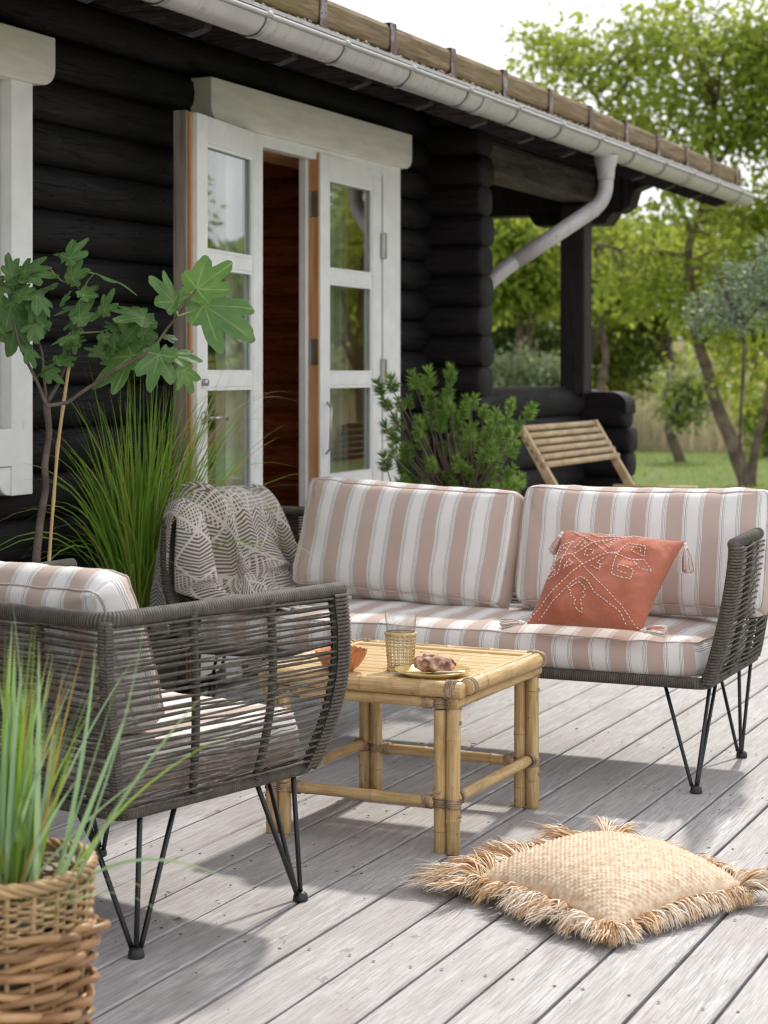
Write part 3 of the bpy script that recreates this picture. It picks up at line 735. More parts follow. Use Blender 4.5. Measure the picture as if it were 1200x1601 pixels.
for y in (7.32, 10.6, 3.9):
    b = CabinMB(); b.add(*half(GR+.004, y-.045, y+.045, th=.0035)); b.build('joint_sleeve', M['zinc'], gut, fixn=True)
# downspout: outlet, elbow, diagonal run to the corner, drop behind the log heads
dp = bpy.data.objects.new('downspout', None); COL.objects.link(dp); dp.parent = cabin
oy = 9.15
b = CabinMB(); b.lathe([(.060, 0), (.060, -.02), (.046, -.07), (.043, -.12)], 20, (GX, oy, GZ-GR+.014)); b.build('outlet', M['zinc'], dp)
def smooth_path(pts, k=8):
    out = [Vector(pts[0])]
    for i in range(1, len(pts)-1):
        a, c, e = Vector(pts[i-1]), Vector(pts[i]), Vector(pts[i+1]); r = min((a-c).length, (e-c).length, .11)*.9
        p0 = c+(a-c).normalized()*r; p1 = c+(e-c).normalized()*r
        for j in range(k+1): tt = j/k; out.append(p0*(1-tt)**2+c*2*tt*(1-tt)+p1*tt**2)
    out.append(Vector(pts[-1])); return out
z0 = GZ-GR-.09
path = smooth_path([(GX, oy, z0), (GX, oy, z0-.13), (-3.36, 8.76, 1.735), (-3.46, 8.72, 1.62), (-3.46, 8.72, .05)])
b = CabinMB(); b.tube(path, .0385, 18); b.build('pipe', M['zinc'], dp)
b = CabinMB(); p = path[9]; b.tube([path[8], path[10]], .042, 18); b.build('pipe_joint', M['zinc'], dp)

# curtain behind the right-hand leaf
b = MB()
def cf(u, v):
    y = -.19+u*.38; f = .012*sin(u*26+sin(v*3)*.8)+.006*sin(u*61)
    return (f, y, v*1.98)
b.grid(60, 10, cf); cu = b.build('curtain', M['curtain']); cu.location = (-3.70, 7.50, .14)
tag(cu, 'thin white curtain hanging behind the glass of the nearly closed door leaf', 'curtain')
# ================================================================== FURNITURE
class OMB(MB):
    """collects world-space geometry, stores it relative to a thing's origin"""
    def __init__(s, o): MB.__init__(s); s.o = Vector(o)
    def build(s, *a, **k):
        s.v = [(p[0]-s.o.x, p[1]-s.o.y, p[2]-s.o.z) for p in s.v]; return MB.build(s, *a, **k)

ZB, ZT = .318, .722
def rope_seat(name, label, loc, rz, W, D, nback, group):
    r = thing(name, label, 'sofa' if W > 1 else 'armchair', loc, rz, group)
    def prof(t): return sin(t*pi/2)**.85
    def fr(t, s): return Vector((s*(W/2+.085*prof(t)), D/2+.028*sin(pi*min(1, t*1.05)), ZB+(ZT-ZB)*t))
    def rr(t, s): return Vector((s*(W/2+.030*prof(t)), -D/2-.075*prof(t), ZB+(ZT-ZB)*t))
    def loop(t):
        """upright stations from front right round the back to front left"""
        st = []
        a, b = fr(t, 1), rr(t, 1)
        for i in range(3): p = a.lerp(b, i/3); p.x += .012*sin(i/3*pi); st.append(p)
        c, d = rr(t, 1), rr(t, -1)
        for i in range(nback+1): p = c.lerp(d, i/(nback+1)); st.append(p)
        e = rr(t, -1); f = fr(t, -1)
        for i in range(4): p = e.lerp(f, i/3); p.x -= .012*sin(i/3*pi); st.append(p)
        return st
    ns = len(loop(0))
    ts = [i/10 for i in range(11)]
    for i in range(ns):
        pts = [loop(t)[i] for t in ts]; corner = i in (3, 3+nback+1); front = i in (0, ns-1)
        b = MB(); b.tube(pts, .0185 if front else (.016 if corner else .0095), 12, flat=1.0); b.build('upright', M['wrap'], r)
    def rounded(pts, rad=.05, k=5):
        out = [pts[0]]
        for i in range(1, len(pts)-1):
            a, c, e = pts[i-1], pts[i], pts[i+1]; p0 = c+(a-c).normalized()*rad; p1 = c+(e-c).normalized()*rad
            for j in range(k+1): tt = j/k; out.append(p0*(1-tt)**2+c*2*tt*(1-tt)+p1*tt**2)
        out.append(pts[-1]); return out
    top = [fr(1, 1)+Vector((0, .012, .006)), rr(1, 1), rr(1, -1), fr(1, -1)+Vector((0, .012, .006))]
    b = MB(); b.tube(rounded(top, .04), .0185, 14); b.build('top_rail', M['wrap'], r)
    bot = [fr(0, 1), rr(0, 1), rr(0, -1), fr(0, -1)]
    rb = []
    for i in range(4):
        a, c, e = bot[i-1], bot[i], bot[(i+1) % 4]; p0 = c+(a-c).normalized()*.03; p1 = c+(e-c).normalized()*.03
        for j in range(4): tt = j/3; rb.append(p0*(1-tt)**2+c*2*tt*(1-tt)+p1*tt**2)
    b = MB(); b.tube(rb, .0175, 12, closed=True); b.build('base_rail', M['wrap'], r)
    # seat slings under the cushion
    b = MB(); n = int(W/.06)
    for i in range(n): xx = -W/2+.03+(W-.06)*i/(n-1); b.tube([(xx, -D/2, ZB-.002), (xx, D/2, ZB-.002)], .006, 6)
    b.build('seat_cord', M['rope'], r, kind='stuff')
    # horizontal cords, two layers, alternately passing outside and inside the uprights
    rnd = random.Random(name+str(W)); panels = {'side_weave': (0, 3), 'back_weave': (3, 3+nback+1), 'side_weave.': (3+nback+1, ns-1)}
    nl = 23
    for pn, (i0, i1) in panels.items():
        b = MB()
        for lay in (0, 1):
            for q in range(nl):
                t = (q+.5+(.5 if lay else 0))/(nl+.5); t = min(.985, t); pts = []
                offs = [.0105*(1 if (lay+i) % 2 == 0 else -1) for i in range(ns)]
                for i in range(i0, i1+1):
                    tj = min(.99, max(.012, t+rnd.uniform(-.009, .009))); p = loop(tj)[i]
                    nrm = Vector((1, 0, 0)) if i <= 2 else (Vector((-1, 0, 0)) if i >= ns-3 else Vector((0, -1, 0)))
                    if i in (3, 3+nback+1): nrm = Vector((.7 if i == 3 else -.7, -.7, 0))
                    edge = i in (0, ns-1)
                    p = p+nrm*(.016 if i in (0, ns-1, 3, 3+nback+1) else offs[i])*(1 if not edge else (1 if lay else -1))
                    if pts:
                        a = pts[-1]; m = a.lerp(p, .5)+Vector((rnd.uniform(-.002, .002), rnd.uniform(-.002, .002), rnd.uniform(-.003, .0015))); pts.append(m)
                    pts.append(p)
                b.tube(pts, .0029, 6, caps=False)
        b.build(pn.strip('.'), M['rope'], r, kind='stuff')
    # front edges: cords wound over the front upright
    for s in (-1, 1):
        b = MB()
        for q in range(nl*2):
            t = (q+.5)/(nl*2); p = fr(t, s); b.tube([p+Vector((-.018*s, -.012, 0)), p+Vector((-.006*s, .0195, 0)), p+Vector((.012*s, .0185, 0)), p+Vector((.021*s, -.002, 0)), p+Vector((.018*s, -.035, 0))], .0042, 6, caps=False)
        b.build('front_winding', M['rope'], r, kind='stuff')
    # hairpin legs
    for sx in (-1, 1):
        for sy in (-1, 1):
            foot = Vector((sx*(W/2-.028), (D/2+.002) if sy > 0 else -(D/2-.07), .018)); zt = ZB-.012
            b = MB()
            for tx, ty in ((W/2-.002, D/2-.055), (W/2-.125, D/2-.012), (W/2-.012, D/2-.17)):
                pt = Vector((sx*tx, sy*ty, zt)); base = foot+Vector((0 if tx > W/2-.1 else -sx*.013, -sy*.013 if ty < D/2-.1 else 0, 0))
                b.tube([pt, base.lerp(pt, .06), base], .0058, 8)
            lg = b.build('leg', M['black_metal'], r)
            MB().lathe([(0, 0), (.017, 0), (.018, .004), (.016, .016), (.009, .022), (0, .022)], 18, (foot.x, foot.y, 0)).build('foot', M['rubber'], lg)
    return r

SOFA = (-2.255, 5.605, 0); CH = (-2.353, 3.609, 0); CRZ = radians(-13)
rope_seat('rope_sofa', 'grey rope two-seat sofa on thin black hairpin legs, facing the camera', SOFA, pi, 1.73, .62, 7, 'grey rope garden seats')
rope_seat('rope_armchair', 'grey rope armchair seen side-on beside the basket of grass', CH, CRZ, .72, .60, 3, 'grey rope garden seats')

def cushion(name, label, mat, loc, mtx, W, D, T, puff, seed, phase=0, group=None, nw=44, nd=26, sag=0, ear=.0, rnd_=.012, crease=.0045):
    r = thing(name, label, 'cushion', loc, 0, group)
    sd = Vector((seed*7.3, seed*1.7, 0))
    def f(c):
        cx, cy, cz = c; e = max(abs(cx), abs(cy))
        x, y, z = cx*W/2, cy*D/2, cz*T/2
        # rounded plan corners
        k = max(0, abs(cx)-.0)**8*max(0, abs(cy))**8; x -= math.copysign(.018*k, cx); y -= math.copysign(.018*k, cy)
        z += math.copysign(1, cz)*puff*(1-abs(cx)**3.2)*(1-abs(cy)**3.2)*abs(cz)
        bl = (1-cz*cz); x += cx*.012*bl*(1-cy**4)*abs(cx)**6; y += cy*.014*bl*(1-cx**6)*abs(cy)**6
        er = rnd_; y -= math.copysign(er*abs(cz)**2.5*abs(cy)**10, cy); x -= math.copysign(er*abs(cz)**2.5*abs(cx)**14, cx); z -= math.copysign(er*.7*abs(cz)*max(abs(cy)**12, abs(cx)**18), cz)
        # slack fabric: gathers running in from the seams, broad dents
        q = Vector((x*9, y*9, z*4))+sd; w = .0065*mnoise.noise(q)+.0040*mnoise.noise(Vector((x*38, y*7, 3))+sd)*(abs(cy)**3+.25)+.0040*mnoise.noise(Vector((x*7, y*38, 5))+sd)*(abs(cx)**4)
        for kx in (-1, 1):
            for ky in (-1, 1):
                ddx, ddy = (kx-cx)*W/2, (ky-cy)*D/2; dd_ = math.hypot(ddx, ddy); w += crease*math.exp(-dd_/.10)*sin(math.atan2(ddy, ddx)*13+seed*kx+ky)*min(1, dd_*25)
        w += crease*.8*sin((x*.9+y*(1.1 if seed % 2 else -1.3))*34+2*mnoise.noise(Vector((x*5, y*5, seed))))*max(0, mnoise.noise(Vector((x*4.5, y*4.5, seed+3))))*1.6
        z += w*(1 if cz >= 0 else -1); y += .004*mnoise.noise(Vector((x*14, 0, z*20))+sd); x += .003*mnoise.noise(Vector((0, y*12, z*20))+sd)
        y += ear*abs(cx)**5*(cy) ; z -= sag*(1-cx*cx)*(1-cy*cy)*(cz > 0)
        y -= .35*ear*(1-cx*cx)*max(0, cy)
        return mtx @ Vector((x, y, z))
    def w_(s): return sin((s*2-1)*pi/2) if True else s*2-1
    b = MB()
    for cz in (1, -1):
        fn = (lambda u, v, cz=cz: f((w_(u)*cz, w_(v), cz))); b.grid(nw, nd, fn, lambda u, v, cz=cz: (w_(u)*cz*W/2+5, w_(v)*D/2))
    for cy in (1, -1):
        b.grid(nw, 8, (lambda u, v, cy=cy: f((-w_(u)*cy, cy, w_(v)))), lambda u, v, cy=cy: (-w_(u)*cy*W/2+5, v))
    for cx in (1, -1):
        b.grid(nd, 8, (lambda u, v, cx=cx: f((cx, w_(u)*cx, w_(v)))), lambda u, v, cx=cx: (W/2*cx+5+v*T*.8, u))
    me = b.mesh(name)
    import bmesh
    bm = bmesh.new(); bm.from_mesh(me); bmesh.ops.remove_doubles(bm, verts=bm.verts, dist=.0004); bm.to_mesh(me); bm.free()
    link('cover', me, mat, r)
    for cz in (1, -1):
        pts = []
        ring = [(w_(i/30), -1) for i in range(30)]+[(1, w_(i/20)) for i in range(20)]+[(-w_(i/30), 1) for i in range(30)]+[(-1, -w_(i/20)) for i in range(20)]
        for cx, cy in ring:
            p = f((cx, cy, cz)); q = mtx.to_3x3() @ Vector((cx*.002, cy*.002, cz*.001)); pts.append(p+q)
        MB().tube(pts, .0023, 6, closed=True).build('piping', M['piping'], r)
    return r
I4 = Matrix.Identity(4)
cushion('seat_cushion', 'long pink and white striped seat cushion on the rope sofa', M['stripe'], (-2.255, 5.61, .383), I4, 1.70, .645, .118, .012, 1, nw=90, group='striped seat cushions')
def basis(X, Y, Z):
    m = Matrix((X, Y, Z)).transposed().to_4x4(); return m
a = radians(17); roll = radians(1.5)
Bk = basis(Vector((1, 0, 0)), Vector((0, sin(a), cos(a))), Vector((0, -cos(a), sin(a))))
cushion('back_cushion', 'plump striped back cushion at the blanket end of the sofa', M['stripe_b'], (-2.545, 5.765, .652), Matrix.Rotation(radians(-2), 4, 'Z') @ Bk @ Matrix.Rotation(radians(-2.5), 4, 'Z'), .80, .385, .105, .036, 2, nw=56, ear=.020, group='striped back cushions')
cushion('back_cushion', 'plump striped back cushion behind the small coral pillow', M['stripe_b'], (-1.715, 5.765, .658), Matrix.Rotation(radians(2), 4, 'Z') @ Bk @ Matrix.Rotation(radians(.3), 4, 'Z'), .82, .390, .105, .036, 3, nw=56, ear=.020, group='striped back cushions')
RC = Matrix.Rotation(CRZ, 4, 'Z')
def chl(x, y, z): return Vector(CH)+RC @ Vector((x, y, z))
cushion('seat_cushion', 'striped seat cushion seen through the weave of the rope armchair', M['stripe'], chl(0, .02, .385), RC, .69, .60, .118, .012, 4, group='striped seat cushions')
a = radians(20)
Ck = basis(Vector((-1, 0, 0)), Vector((0, -sin(a), cos(a))), Vector((0, cos(a), sin(a))))
cushion('back_cushion', 'striped back cushion showing above the back rail of the rope armchair', M['stripe_b'], chl(-.01, -.205, .628), RC @ Ck, .64, .355, .11, .03, 5, ear=.012, group='striped back cushions')

# ------------------------------------------------------------------ coral pillow
BL, BR, TL, TR = P(823, 976, 5.56), P(1003, 988, 5.40), P(881, 829, 5.74), P(1072, 846, 5.60)
pc = (BL+BR+TL+TR)/4; nrm = ((BR-BL).cross(TL-BL)).normalized()
pil = thing('throw_pillow', 'coral linen pillow with cream tribal embroidery and corner tassels', 'pillow', pc)
def pil_pt(u, v, s, off=0):
    """u, v in 0..1 from bottom left; s = +1 front, -1 back"""
    e = (2*u-1, 2*v-1)
    base = BL*(1-u)*(1-v)+BR*u*(1-v)+TL*(1-u)*v+TR*u*v
    pinch = .055*(1-abs(e[0])**2)*abs(e[1])**3; pinch2 = .055*(1-abs(e[1])**2)*abs(e[0])**3
    base = base+(pc-base)*1.0*(pinch+pinch2)
    h = .072*(max(0, (1-e[0]**2))*max(0, (1-e[1]**2)))**.55
    w = .010*mnoise.noise(Vector((u*4+u*v*3, v*4, 1.7)))+.0045*(1-abs(mnoise.noise(Vector((u*6-v*4, v*3+u*2, 8))))*3)*(u > .1)+.003*mnoise.noise(Vector((u*15, v*8+u*5, 4)))
    return base+nrm*(s*h+(w*min(1, h*30) if s > 0 else 0)+off)-pc
b = MB()
for s in (1, -1): b.grid(44, 44, (lambda u, v, s=s: pil_pt(*((u, v) if s > 0 else (1-u, v)), s)))
b.build('cover', M['coral'], pil)
def inv(px, py):
    """survey point on the pillow -> u, v"""
    q = (265, 255), (838, 328), (602, 745), (72, 705); u = v = .5
    for _ in range(25):
        def fwd(u, v): return tuple(q[3][i]*(1-u)*(1-v)+q[2][i]*u*(1-v)+q[0][i]*(1-u)*v+q[1][i]*u*v for i in (0, 1))
        f0 = fwd(u, v); fu = fwd(u+.01, v); fv = fwd(u, v+.01)
        a_, b_, c_, d_ = (fu[0]-f0[0])*100, (fv[0]-f0[0])*100, (fu[1]-f0[1])*100, (fv[1]-f0[1])*100
        ex, ey = px-f0[0], py-f0[1]; det = a_*d_-b_*c_; u += (ex*d_-b_*ey)/det; v += (a_*ey-c_*ex)/det
    return min(.985, max(.015, u)), min(.985, max(.015, v))
EMB = [[(70, 700), (375, 485), (490, 435), (600, 460), (650, 460)], [(125, 705), (355, 540), (395, 570), (420, 620), (525, 690), (545, 742)],
       [(300, 258), (425, 370), (490, 435)], [(350, 268), (450, 340), (540, 320), (700, 300)], [(330, 425), (430, 375), (560, 330), (750, 305)],
       [(320, 425), (370, 485), (430, 560), (530, 660), (590, 745)], [(215, 437), (320, 425)], [(320, 345), (240, 352), (215, 437)], [(320, 345), (275, 430), (245, 510), (168, 528), (225, 450)],
       [(590, 370), (668, 395), (655, 440), (600, 415), (612, 385)], [(620, 395), (645, 402), (638, 424)], [(525, 470), (505, 540), (590, 558), (605, 512), (540, 498), (535, 525), (572, 532), (576, 518)],
       [(490, 435), (540, 440), (590, 370)], [(540, 440), (525, 470)], [(600, 460), (655, 455), (687, 500), (630, 498), (600, 460)],
       [(350, 565), (382, 600), (364, 608), (376, 630), (352, 640), (345, 692), (325, 680), (314, 660), (328, 642), (300, 622), (312, 606), (295, 596), (350, 565)],
       [(410, 490), (452, 522), (458, 490), (440, 480), (475, 458)], [(390, 405), (430, 415), (415, 442), (378, 436), (390, 405)], [(330, 390), (375, 350), (390, 368), (352, 402)],
       [(470, 368), (500, 408), (515, 380), (500, 372), (548, 355)], [(310, 455), (276, 500), (328, 482), (302, 456)], [(440, 300), (500, 320), (480, 296), (540, 302)], [(185, 500), (215, 480), (232, 500), (200, 515)], [(250, 385), (275, 372), (290, 392)]]
b = MB()
for line in EMB:
    pts = []
    for (x0, y0), (x1, y1) in zip(line[:-1], line[1:]):
        n = max(2, int(math.hypot(x1-x0, y1-y0)/3)); pts += [(x0+(x1-x0)*i/n, y0+(y1-y0)*i/n) for i in range(n)]
    pts.append(line[-1]); w3 = [pil_pt(*inv(*p), 1, .0016) for p in pts]
    # walk along leaving gaps
    dist = 0; seg = []; on = True
    for i in range(1, len(w3)):
        seg.append(w3[i-1]); dist += (w3[i]-w3[i-1]).length
        if dist > .0078:
            if len(seg) > 1: b.tube([seg[0], (seg[0]+seg[-1])/2+nrm*.0008, seg[-1]], [.0010, .0017, .0010], 6)
            seg = []; dist = -.0035
            while False: pass
        if dist < 0: seg = []
b.build('embroidery', M['stitch'], pil, kind='stuff')
def tassel(parent, at, d, L, name='tassel', n=26, m=None, sp=.35):
    at = Vector(at); d = Vector(d).normalized(); side = d.orthogonal().normalized(); oth = d.cross(side)
    t_ = bpy.data.objects.new(name, None); COL.objects.link(t_); t_.parent = parent; t_.location = at
    b = MB(); b.tube([d*0, d*.012], [.004, .007], 8); b.tube([d*.012, d*.02], [.0085, .0085], 8); b.build('tassel_head', M['stitch'], t_)
    for q, mm in enumerate((M['stitch'], M['tassel_c'])):
        b = MB()
        for i in range(n if q == 0 else n//3):
            an = random.uniform(0, 2*pi); rr_ = random.uniform(0, sp); v = side*cos(an)*rr_+oth*sin(an)*rr_
            b.tube([d*.018+v*.01, d*(.02+L*.4)+v*L*.45, d*(.02+L*random.uniform(.85, 1.05))+v*L*.6+Vector((0, 0, -.004))], .0014, 4, caps=False)
        b.build('tassel_yarn', mm, t_)
tassel(pil, TR-pc+Vector((.0, -.01, -.004)), (.12, -.15, -1), .066, sp=.75, n=44); tassel(pil, TL-pc+Vector((-.0, -.01, -.004)), (-.45, -.2, -1), .052, sp=.7, n=36)
tassel(pil, BL-pc+Vector((-.0, -.012, .006)), (-1, -.25, .0), .056, sp=.6, n=36); tassel(pil, BR-pc+Vector((.0, -.015, .006)), (1, -.10, .05), .060, sp=.6, n=40)

# ------------------------------------------------------------------ bamboo table
TC = Vector((-2.055, 4.645, 0)); tb = thing('bamboo_table', 'low square bamboo coffee table with rattan-bound joints', 'coffee table', TC, radians(-1))
def pole(p0, p1, r, name='pole', seedv=0, nodes=True, mat=None, ringed=True):
    p0, p1 = Vector(p0), Vector(p1); rnd = random.Random(seedv*31+7); L = (p1-p0).length
    nd = []; s = rnd.uniform(.05, .16)
    while s < L-.03: nd.append(s); s += rnd.uniform(.13, .23)
    st = sorted(set([0, .003, L-.003, L]+[L*i/8 for i in range(1, 8)]+[q for n_ in nd for q in (n_-.008, n_-.002, n_+.002, n_+.008) if .004 < q < L-.004]))
    pts = []; rs = []
    ww = p0.cross(p1).normalized() if p0.cross(p1).length > 1e-4 else Vector((1, 0, 0))
    for q in st:
        rad = r*(1+.03*mnoise.noise(Vector((q*7, seedv*2.2, 0))))
        for n_ in nd:
            if abs(q-n_) < .004: rad *= 1.075
        if q == 0 or q == L: rad *= .90
        pts.append(p0+(p1-p0)*(q/L)+Vector((0, 0, .0))+ww*.0015*mnoise.noise(Vector((q*4, seedv, 5)))); rs.append(rad)
    b = MB(); b.tube(pts, rs, 16); o = b.build(name, mat or M['bamboo'], tb)
    if ringed and nd:
        b = MB(); d = (p1-p0).normalized()
        for n_ in nd: c = p0+d*n_; b.tube([c-d*.0012, c+d*.0012], r*1.082, 16, caps=False)
        b.build('node_ring', M['bamboo_node'], o)
    return o
sx_o, sx_i, sy_ = .262, .2255, .28; k = 0
for sx in (-1, 1):
    for sy in (-1, 1):
        pole((sx*sx_o, sy*sy_, 0), (sx*sx_o, sy*sy_, .372), .0178, 'leg', k); k += 1
        pole((sx*sx_i, sy*sy_-sy*.002, 0), (sx*sx_i, sy*sy_, .366), .0172, 'leg', k); k += 1
        b = MB(); xx = sx*(sx_o+.0175)
        for z in (.335, .098): b.tube([(xx-.002*sx, sy*sy_, z), (xx+.0035*sx, sy*sy_, z)], .0055, 8)
        b.build('screw', M['rattan'], tb)
for sy in (-1, 1):
    pole((-.215, sy*sy_, .128), (.215, sy*sy_, .128), .0148, 'stretcher', k); k += 1
    pole((-.215, sy*sy_, .383), (.215, sy*sy_, .383), .0152, 'rail', k); k += 1
    pole((-.292, sy*.287, .4185), (.292, sy*.287, .4185), .0215, 'rim_pole', k); k += 1
for sx in (-1, 1):
    pole((sx*sx_o, -.27, .140), (sx*sx_o, .27, .140), .0148, 'stretcher', k); k += 1
    pole((sx*.268, -.30, .386), (sx*.268, .30, .386), .0160, 'rail', k); k += 1
    pole((sx*.292, -.262, .4235), (sx*.292, .262, .4235), .0205, 'rim_pole', k); k += 1
# top: split bamboo slats, border strips
ns_ = 9; y0_ = -.240; w_s = .0525
for i in range(ns_):
    yc = y0_+w_s*(i+.5)+.004; b = MB(); st = 10; rnd = random.Random(i+50); cz = .4275+rnd.uniform(-.0006, .0006)
    prof = [(-w_s/2+.0006, -.010), (-w_s/2+.0006, 0.0), (-w_s*.36, .0042), (0, .0062), (w_s*.36, .0042), (w_s/2-.0006, 0.0), (w_s/2-.0006, -.010)]
    nodes = [rnd.uniform(-.2, 0), rnd.uniform(.05, .2)]; xs_ = sorted([-.262, .262]+[q+d for q in nodes for d in (-.006, 0, .006)]); vs = []
    for q in xs_:
        up = .0012 if any(abs(q-n_) < .001 for n_ in nodes) else 0
        vs += [(q, yc+p[0], cz+p[1]+up*(p[1] > -.005)) for p in prof]
    m = len(prof); fs = []; us = []
    for j in range(len(xs_)-1):
        for c in range(m):
            c2 = (c+1) % m; fs.append((j*m+c, (j+1)*m+c, (j+1)*m+c2, j*m+c2)); us.append([(c/m, xs_[j]), (c/m, xs_[j+1]), ((c+1)/m, xs_[j+1]), ((c+1)/m, xs_[j])])
    b.add(vs, fs, us); b.build('top_slat', M['bamboo_top'], tb, smooth=False, fixn=True)
for sy in (-1, 1): MB().box((-.262, sy*.252-.013, .428), (.262, sy*.252+.013, .4375)).build('border_strip', M['bamboo_top'], tb, smooth=False, bevel=.003)
for sx in (-1, 1): MB().box((sx*.2655-.0075, -.262, .4285), (sx*.2655+.0075, .262, .4395)).build('border_strip', M['bamboo_top'], tb, smooth=False, bevel=.003)
def binding(c, ax, r, L, turns, ry=None, wire=.0020):
    """strand wound round axis ax at c"""
    b = MB(); pts = []; n = turns*12
    cc_ = Vector(c); ax_ = Vector({'x': (1, 0, 0), 'y': (0, 1, 0), 'z': (0, 0, 1)}[ax]); b.tube([cc_-ax_*L*.5, cc_+ax_*L*.5], r-.0012, 12, caps=False)
    for i in range(n+1):
        a_ = 2*pi*turns*i/n; s = -L/2+L*i/n+.0012*sin(i*.9+c[0]*40); x_, y_ = r*cos(a_), (ry or r)*sin(a_)
        pts.append({'x': (c[0]+s, c[1]+x_, c[2]+y_), 'y': (c[0]+x_, c[1]+s, c[2]+y_), 'z': (c[0]+x_, c[1]+y_, c[2]+s)}[ax])
    b.tube(pts, wire, 6); return b
for sx in (-1, 1):
    for sy in (-1, 1):
        for z in (.128, .383):
            for xx, rr_ in ((sx*sx_o, .0196), (sx*sx_i, .0190)):
                binding((xx, sy*sy_, z), 'z', rr_, .026, 6).build('binding', M['rattan'], tb)
            binding((sx*.190, sy*sy_, z), 'x', .0170, .022, 5).build('binding', M['rattan'], tb)
            binding((sx*(sx_o+.003), sy*.247, z+(.012 if z < .2 else .003)), 'y', .0172, .018, 4).build('binding', M['rattan'], tb)
        binding((sx*.262, sy*.287, .4185), 'x', .0238, .030, 7).build('binding', M['rattan'], tb)
        binding((sx*.292, sy*.246, .4235), 'y', .0220, .022, 5).build('binding', M['rattan'], tb)

TZ = .4335     # table surface
# tumbler in a woven sleeve
gp = P(626, 1030, 4.93); gl = thing('tumbler', 'clear drinking glass in a woven seagrass sleeve', 'glass', (gp.x, gp.y, TZ))
GH = .150; r0, r1 = .0315, .0425
def gr(z): return r0+(r1-r0)*z/GH
MB().lathe([(0, 0), (r0-.003, 0), (r0, .004), (gr(.05), .05), (gr(.1), .1), (r1, GH-.001), (r1-.0012, GH), (r1-.0024, GH-.001), (gr(.1)-.0026, .1), (gr(.05)-.003, .05), (r0-.004, .012), (0, .010)], 48).build('glass_body', M['glass'], gl)
b = MB()
for i in range(11):
    z = .004+.092*i/10; pts = [((gr(z)+.0022+.0008*(1 if (j+i) % 2 else -1))*cos(2*pi*j/36), (gr(z)+.0022+.0008*(1 if (j+i) % 2 else -1))*sin(2*pi*j/36), z+random.uniform(-.0005, .0005)) for j in range(36)]
    b.tube(pts, .0016 if i not in (0, 10) else .0026, 5, closed=True)
for j in range(20):
    a_ = 2*pi*j/20; b.tube([((gr(.096*i/6)+.0022)*cos(a_+random.uniform(-.015, .015)), (gr(.096*i/6)+.0022)*sin(a_), .003+.094*i/6) for i in range(7)], .0011, 5)
b.build('woven_sleeve', M['seagrass'], gl)
MB().lathe([(r0+.001, .0), (r0+.0055, .001), (r0+.0055, .007), (r0+.001, .009)], 30).build('sleeve_rim', M['seagrass'], gl)
zz_ = .1; MB().lathe([(gr(zz_)+.0005, zz_-.006), (gr(zz_)+.0045, zz_-.005), (gr(zz_)+.0045, zz_+.001), (gr(zz_)+.0005, zz_+.002)], 30).build('sleeve_rim', M['seagrass'], gl)
# plate, pastry, knife
pp = P(676, 1046, 4.83); pp.z = TZ+.0005
pl_ = MB(); pl_.lathe([(0, .004), (.055, .004), (.060, .005), (.095, .0165), (.0985, .019), (.1, .018), (.0985, .0155), (.062, .000), (.058, -.0005), (0, 0)], 56)
o = pl_.build('plate', M['plate']); o.location = pp; tag(o, 'small yellow glazed plate carrying a pastry', 'plate')
b = MB(); nu, nv = 48, 28; vs = []
for j in range(nv+1):
    for i in range(nu):
        th = pi*j/nv; ph_ = 2*pi*i/nu; d = Vector((sin(th)*cos(ph_), sin(th)*sin(ph_), cos(th)))
        rr_ = 1+.16*mnoise.noise(d*2.2+Vector((3, 1, 0)))+.07*mnoise.noise(d*6)+.025*mnoise.noise(d*16)+.06*sin(9*d.x+5*d.z+2*mnoise.noise(d*2))
        vs.append((d.x*.058*rr_, d.y*.042*rr_, max(-.0, .020+d.z*.030*rr_*(1 if d.z > 0 else .65))))
b.add(vs, [(j*nu+i, (j+1)*nu+i, (j+1)*nu+(i+1) % nu, j*nu+(i+1) % nu) for j in range(nv) for i in range(nu)])
o = b.build('pastry', M['pastry']); o.location = pp+Vector((-.002, .014, .006)); tag(o, 'knobbly brown glazed pastry lying on the yellow plate', 'pastry')
kn = thing('table_knife', 'steel table knife laid across the front of the yellow plate', 'knife', pp+Vector((.015, -.045, .0165)), radians(26))
b = MB(); b.prism([(-.115, -.002), (-.11, -.006), (-.02, -.0075), (.0, -.005), (.0, .004), (-.105, .004)], 'z', 0, .0014); b.build('blade', M['knife'], kn, smooth=False)
b = MB(); b.tube([(0, -.0008, .001), (.02, -.001, .0018), (.05, -.001, .002), (.085, -.001, .0018), (.092, -.001, .0012)], [.0036, .005, .0062, .0066, .003], 10, flat=.5); b.build('handle', M['knife'], kn)
# ribbed bowl with berries
bp = P(533, 1030, 4.90); bw = thing('ribbed_bowl', 'orange ribbed bowl with scalloped rim at the armchair side of the table', 'bowl', (bp.x, bp.y, TZ))
b = MB(); seg = 120; prof = [(0, .002, 0), (.026, .0, 0), (.030, .002, .3), (.048, .018, .8), (.062, .040, 1), (.069, .056, 1), (.0705, .058, 1), (.068, .0575, 1), (.060, .040, 1), (.045, .020, .7), (.026, .008, .1), (0, .006, 0)]
vs = []
for r_, z_, w in prof:
    for i in range(seg):
        a_ = 2*pi*i/seg; rb = abs(sin(a_*12)); vs.append((r_*(1+.045*w*(rb-.5))*cos(a_), r_*(1+.045*w*(rb-.5))*sin(a_), z_+.0035*(rb-.5)*(z_ > .055)))
b.add(vs, [(j*seg+i, j*seg+(i+1) % seg, (j+1)*seg+(i+1) % seg, (j+1)*seg+i) for j in range(len(prof)-1) for i in range(seg)]); b.build('bowl_body', M['bowl'], bw)
prot = None
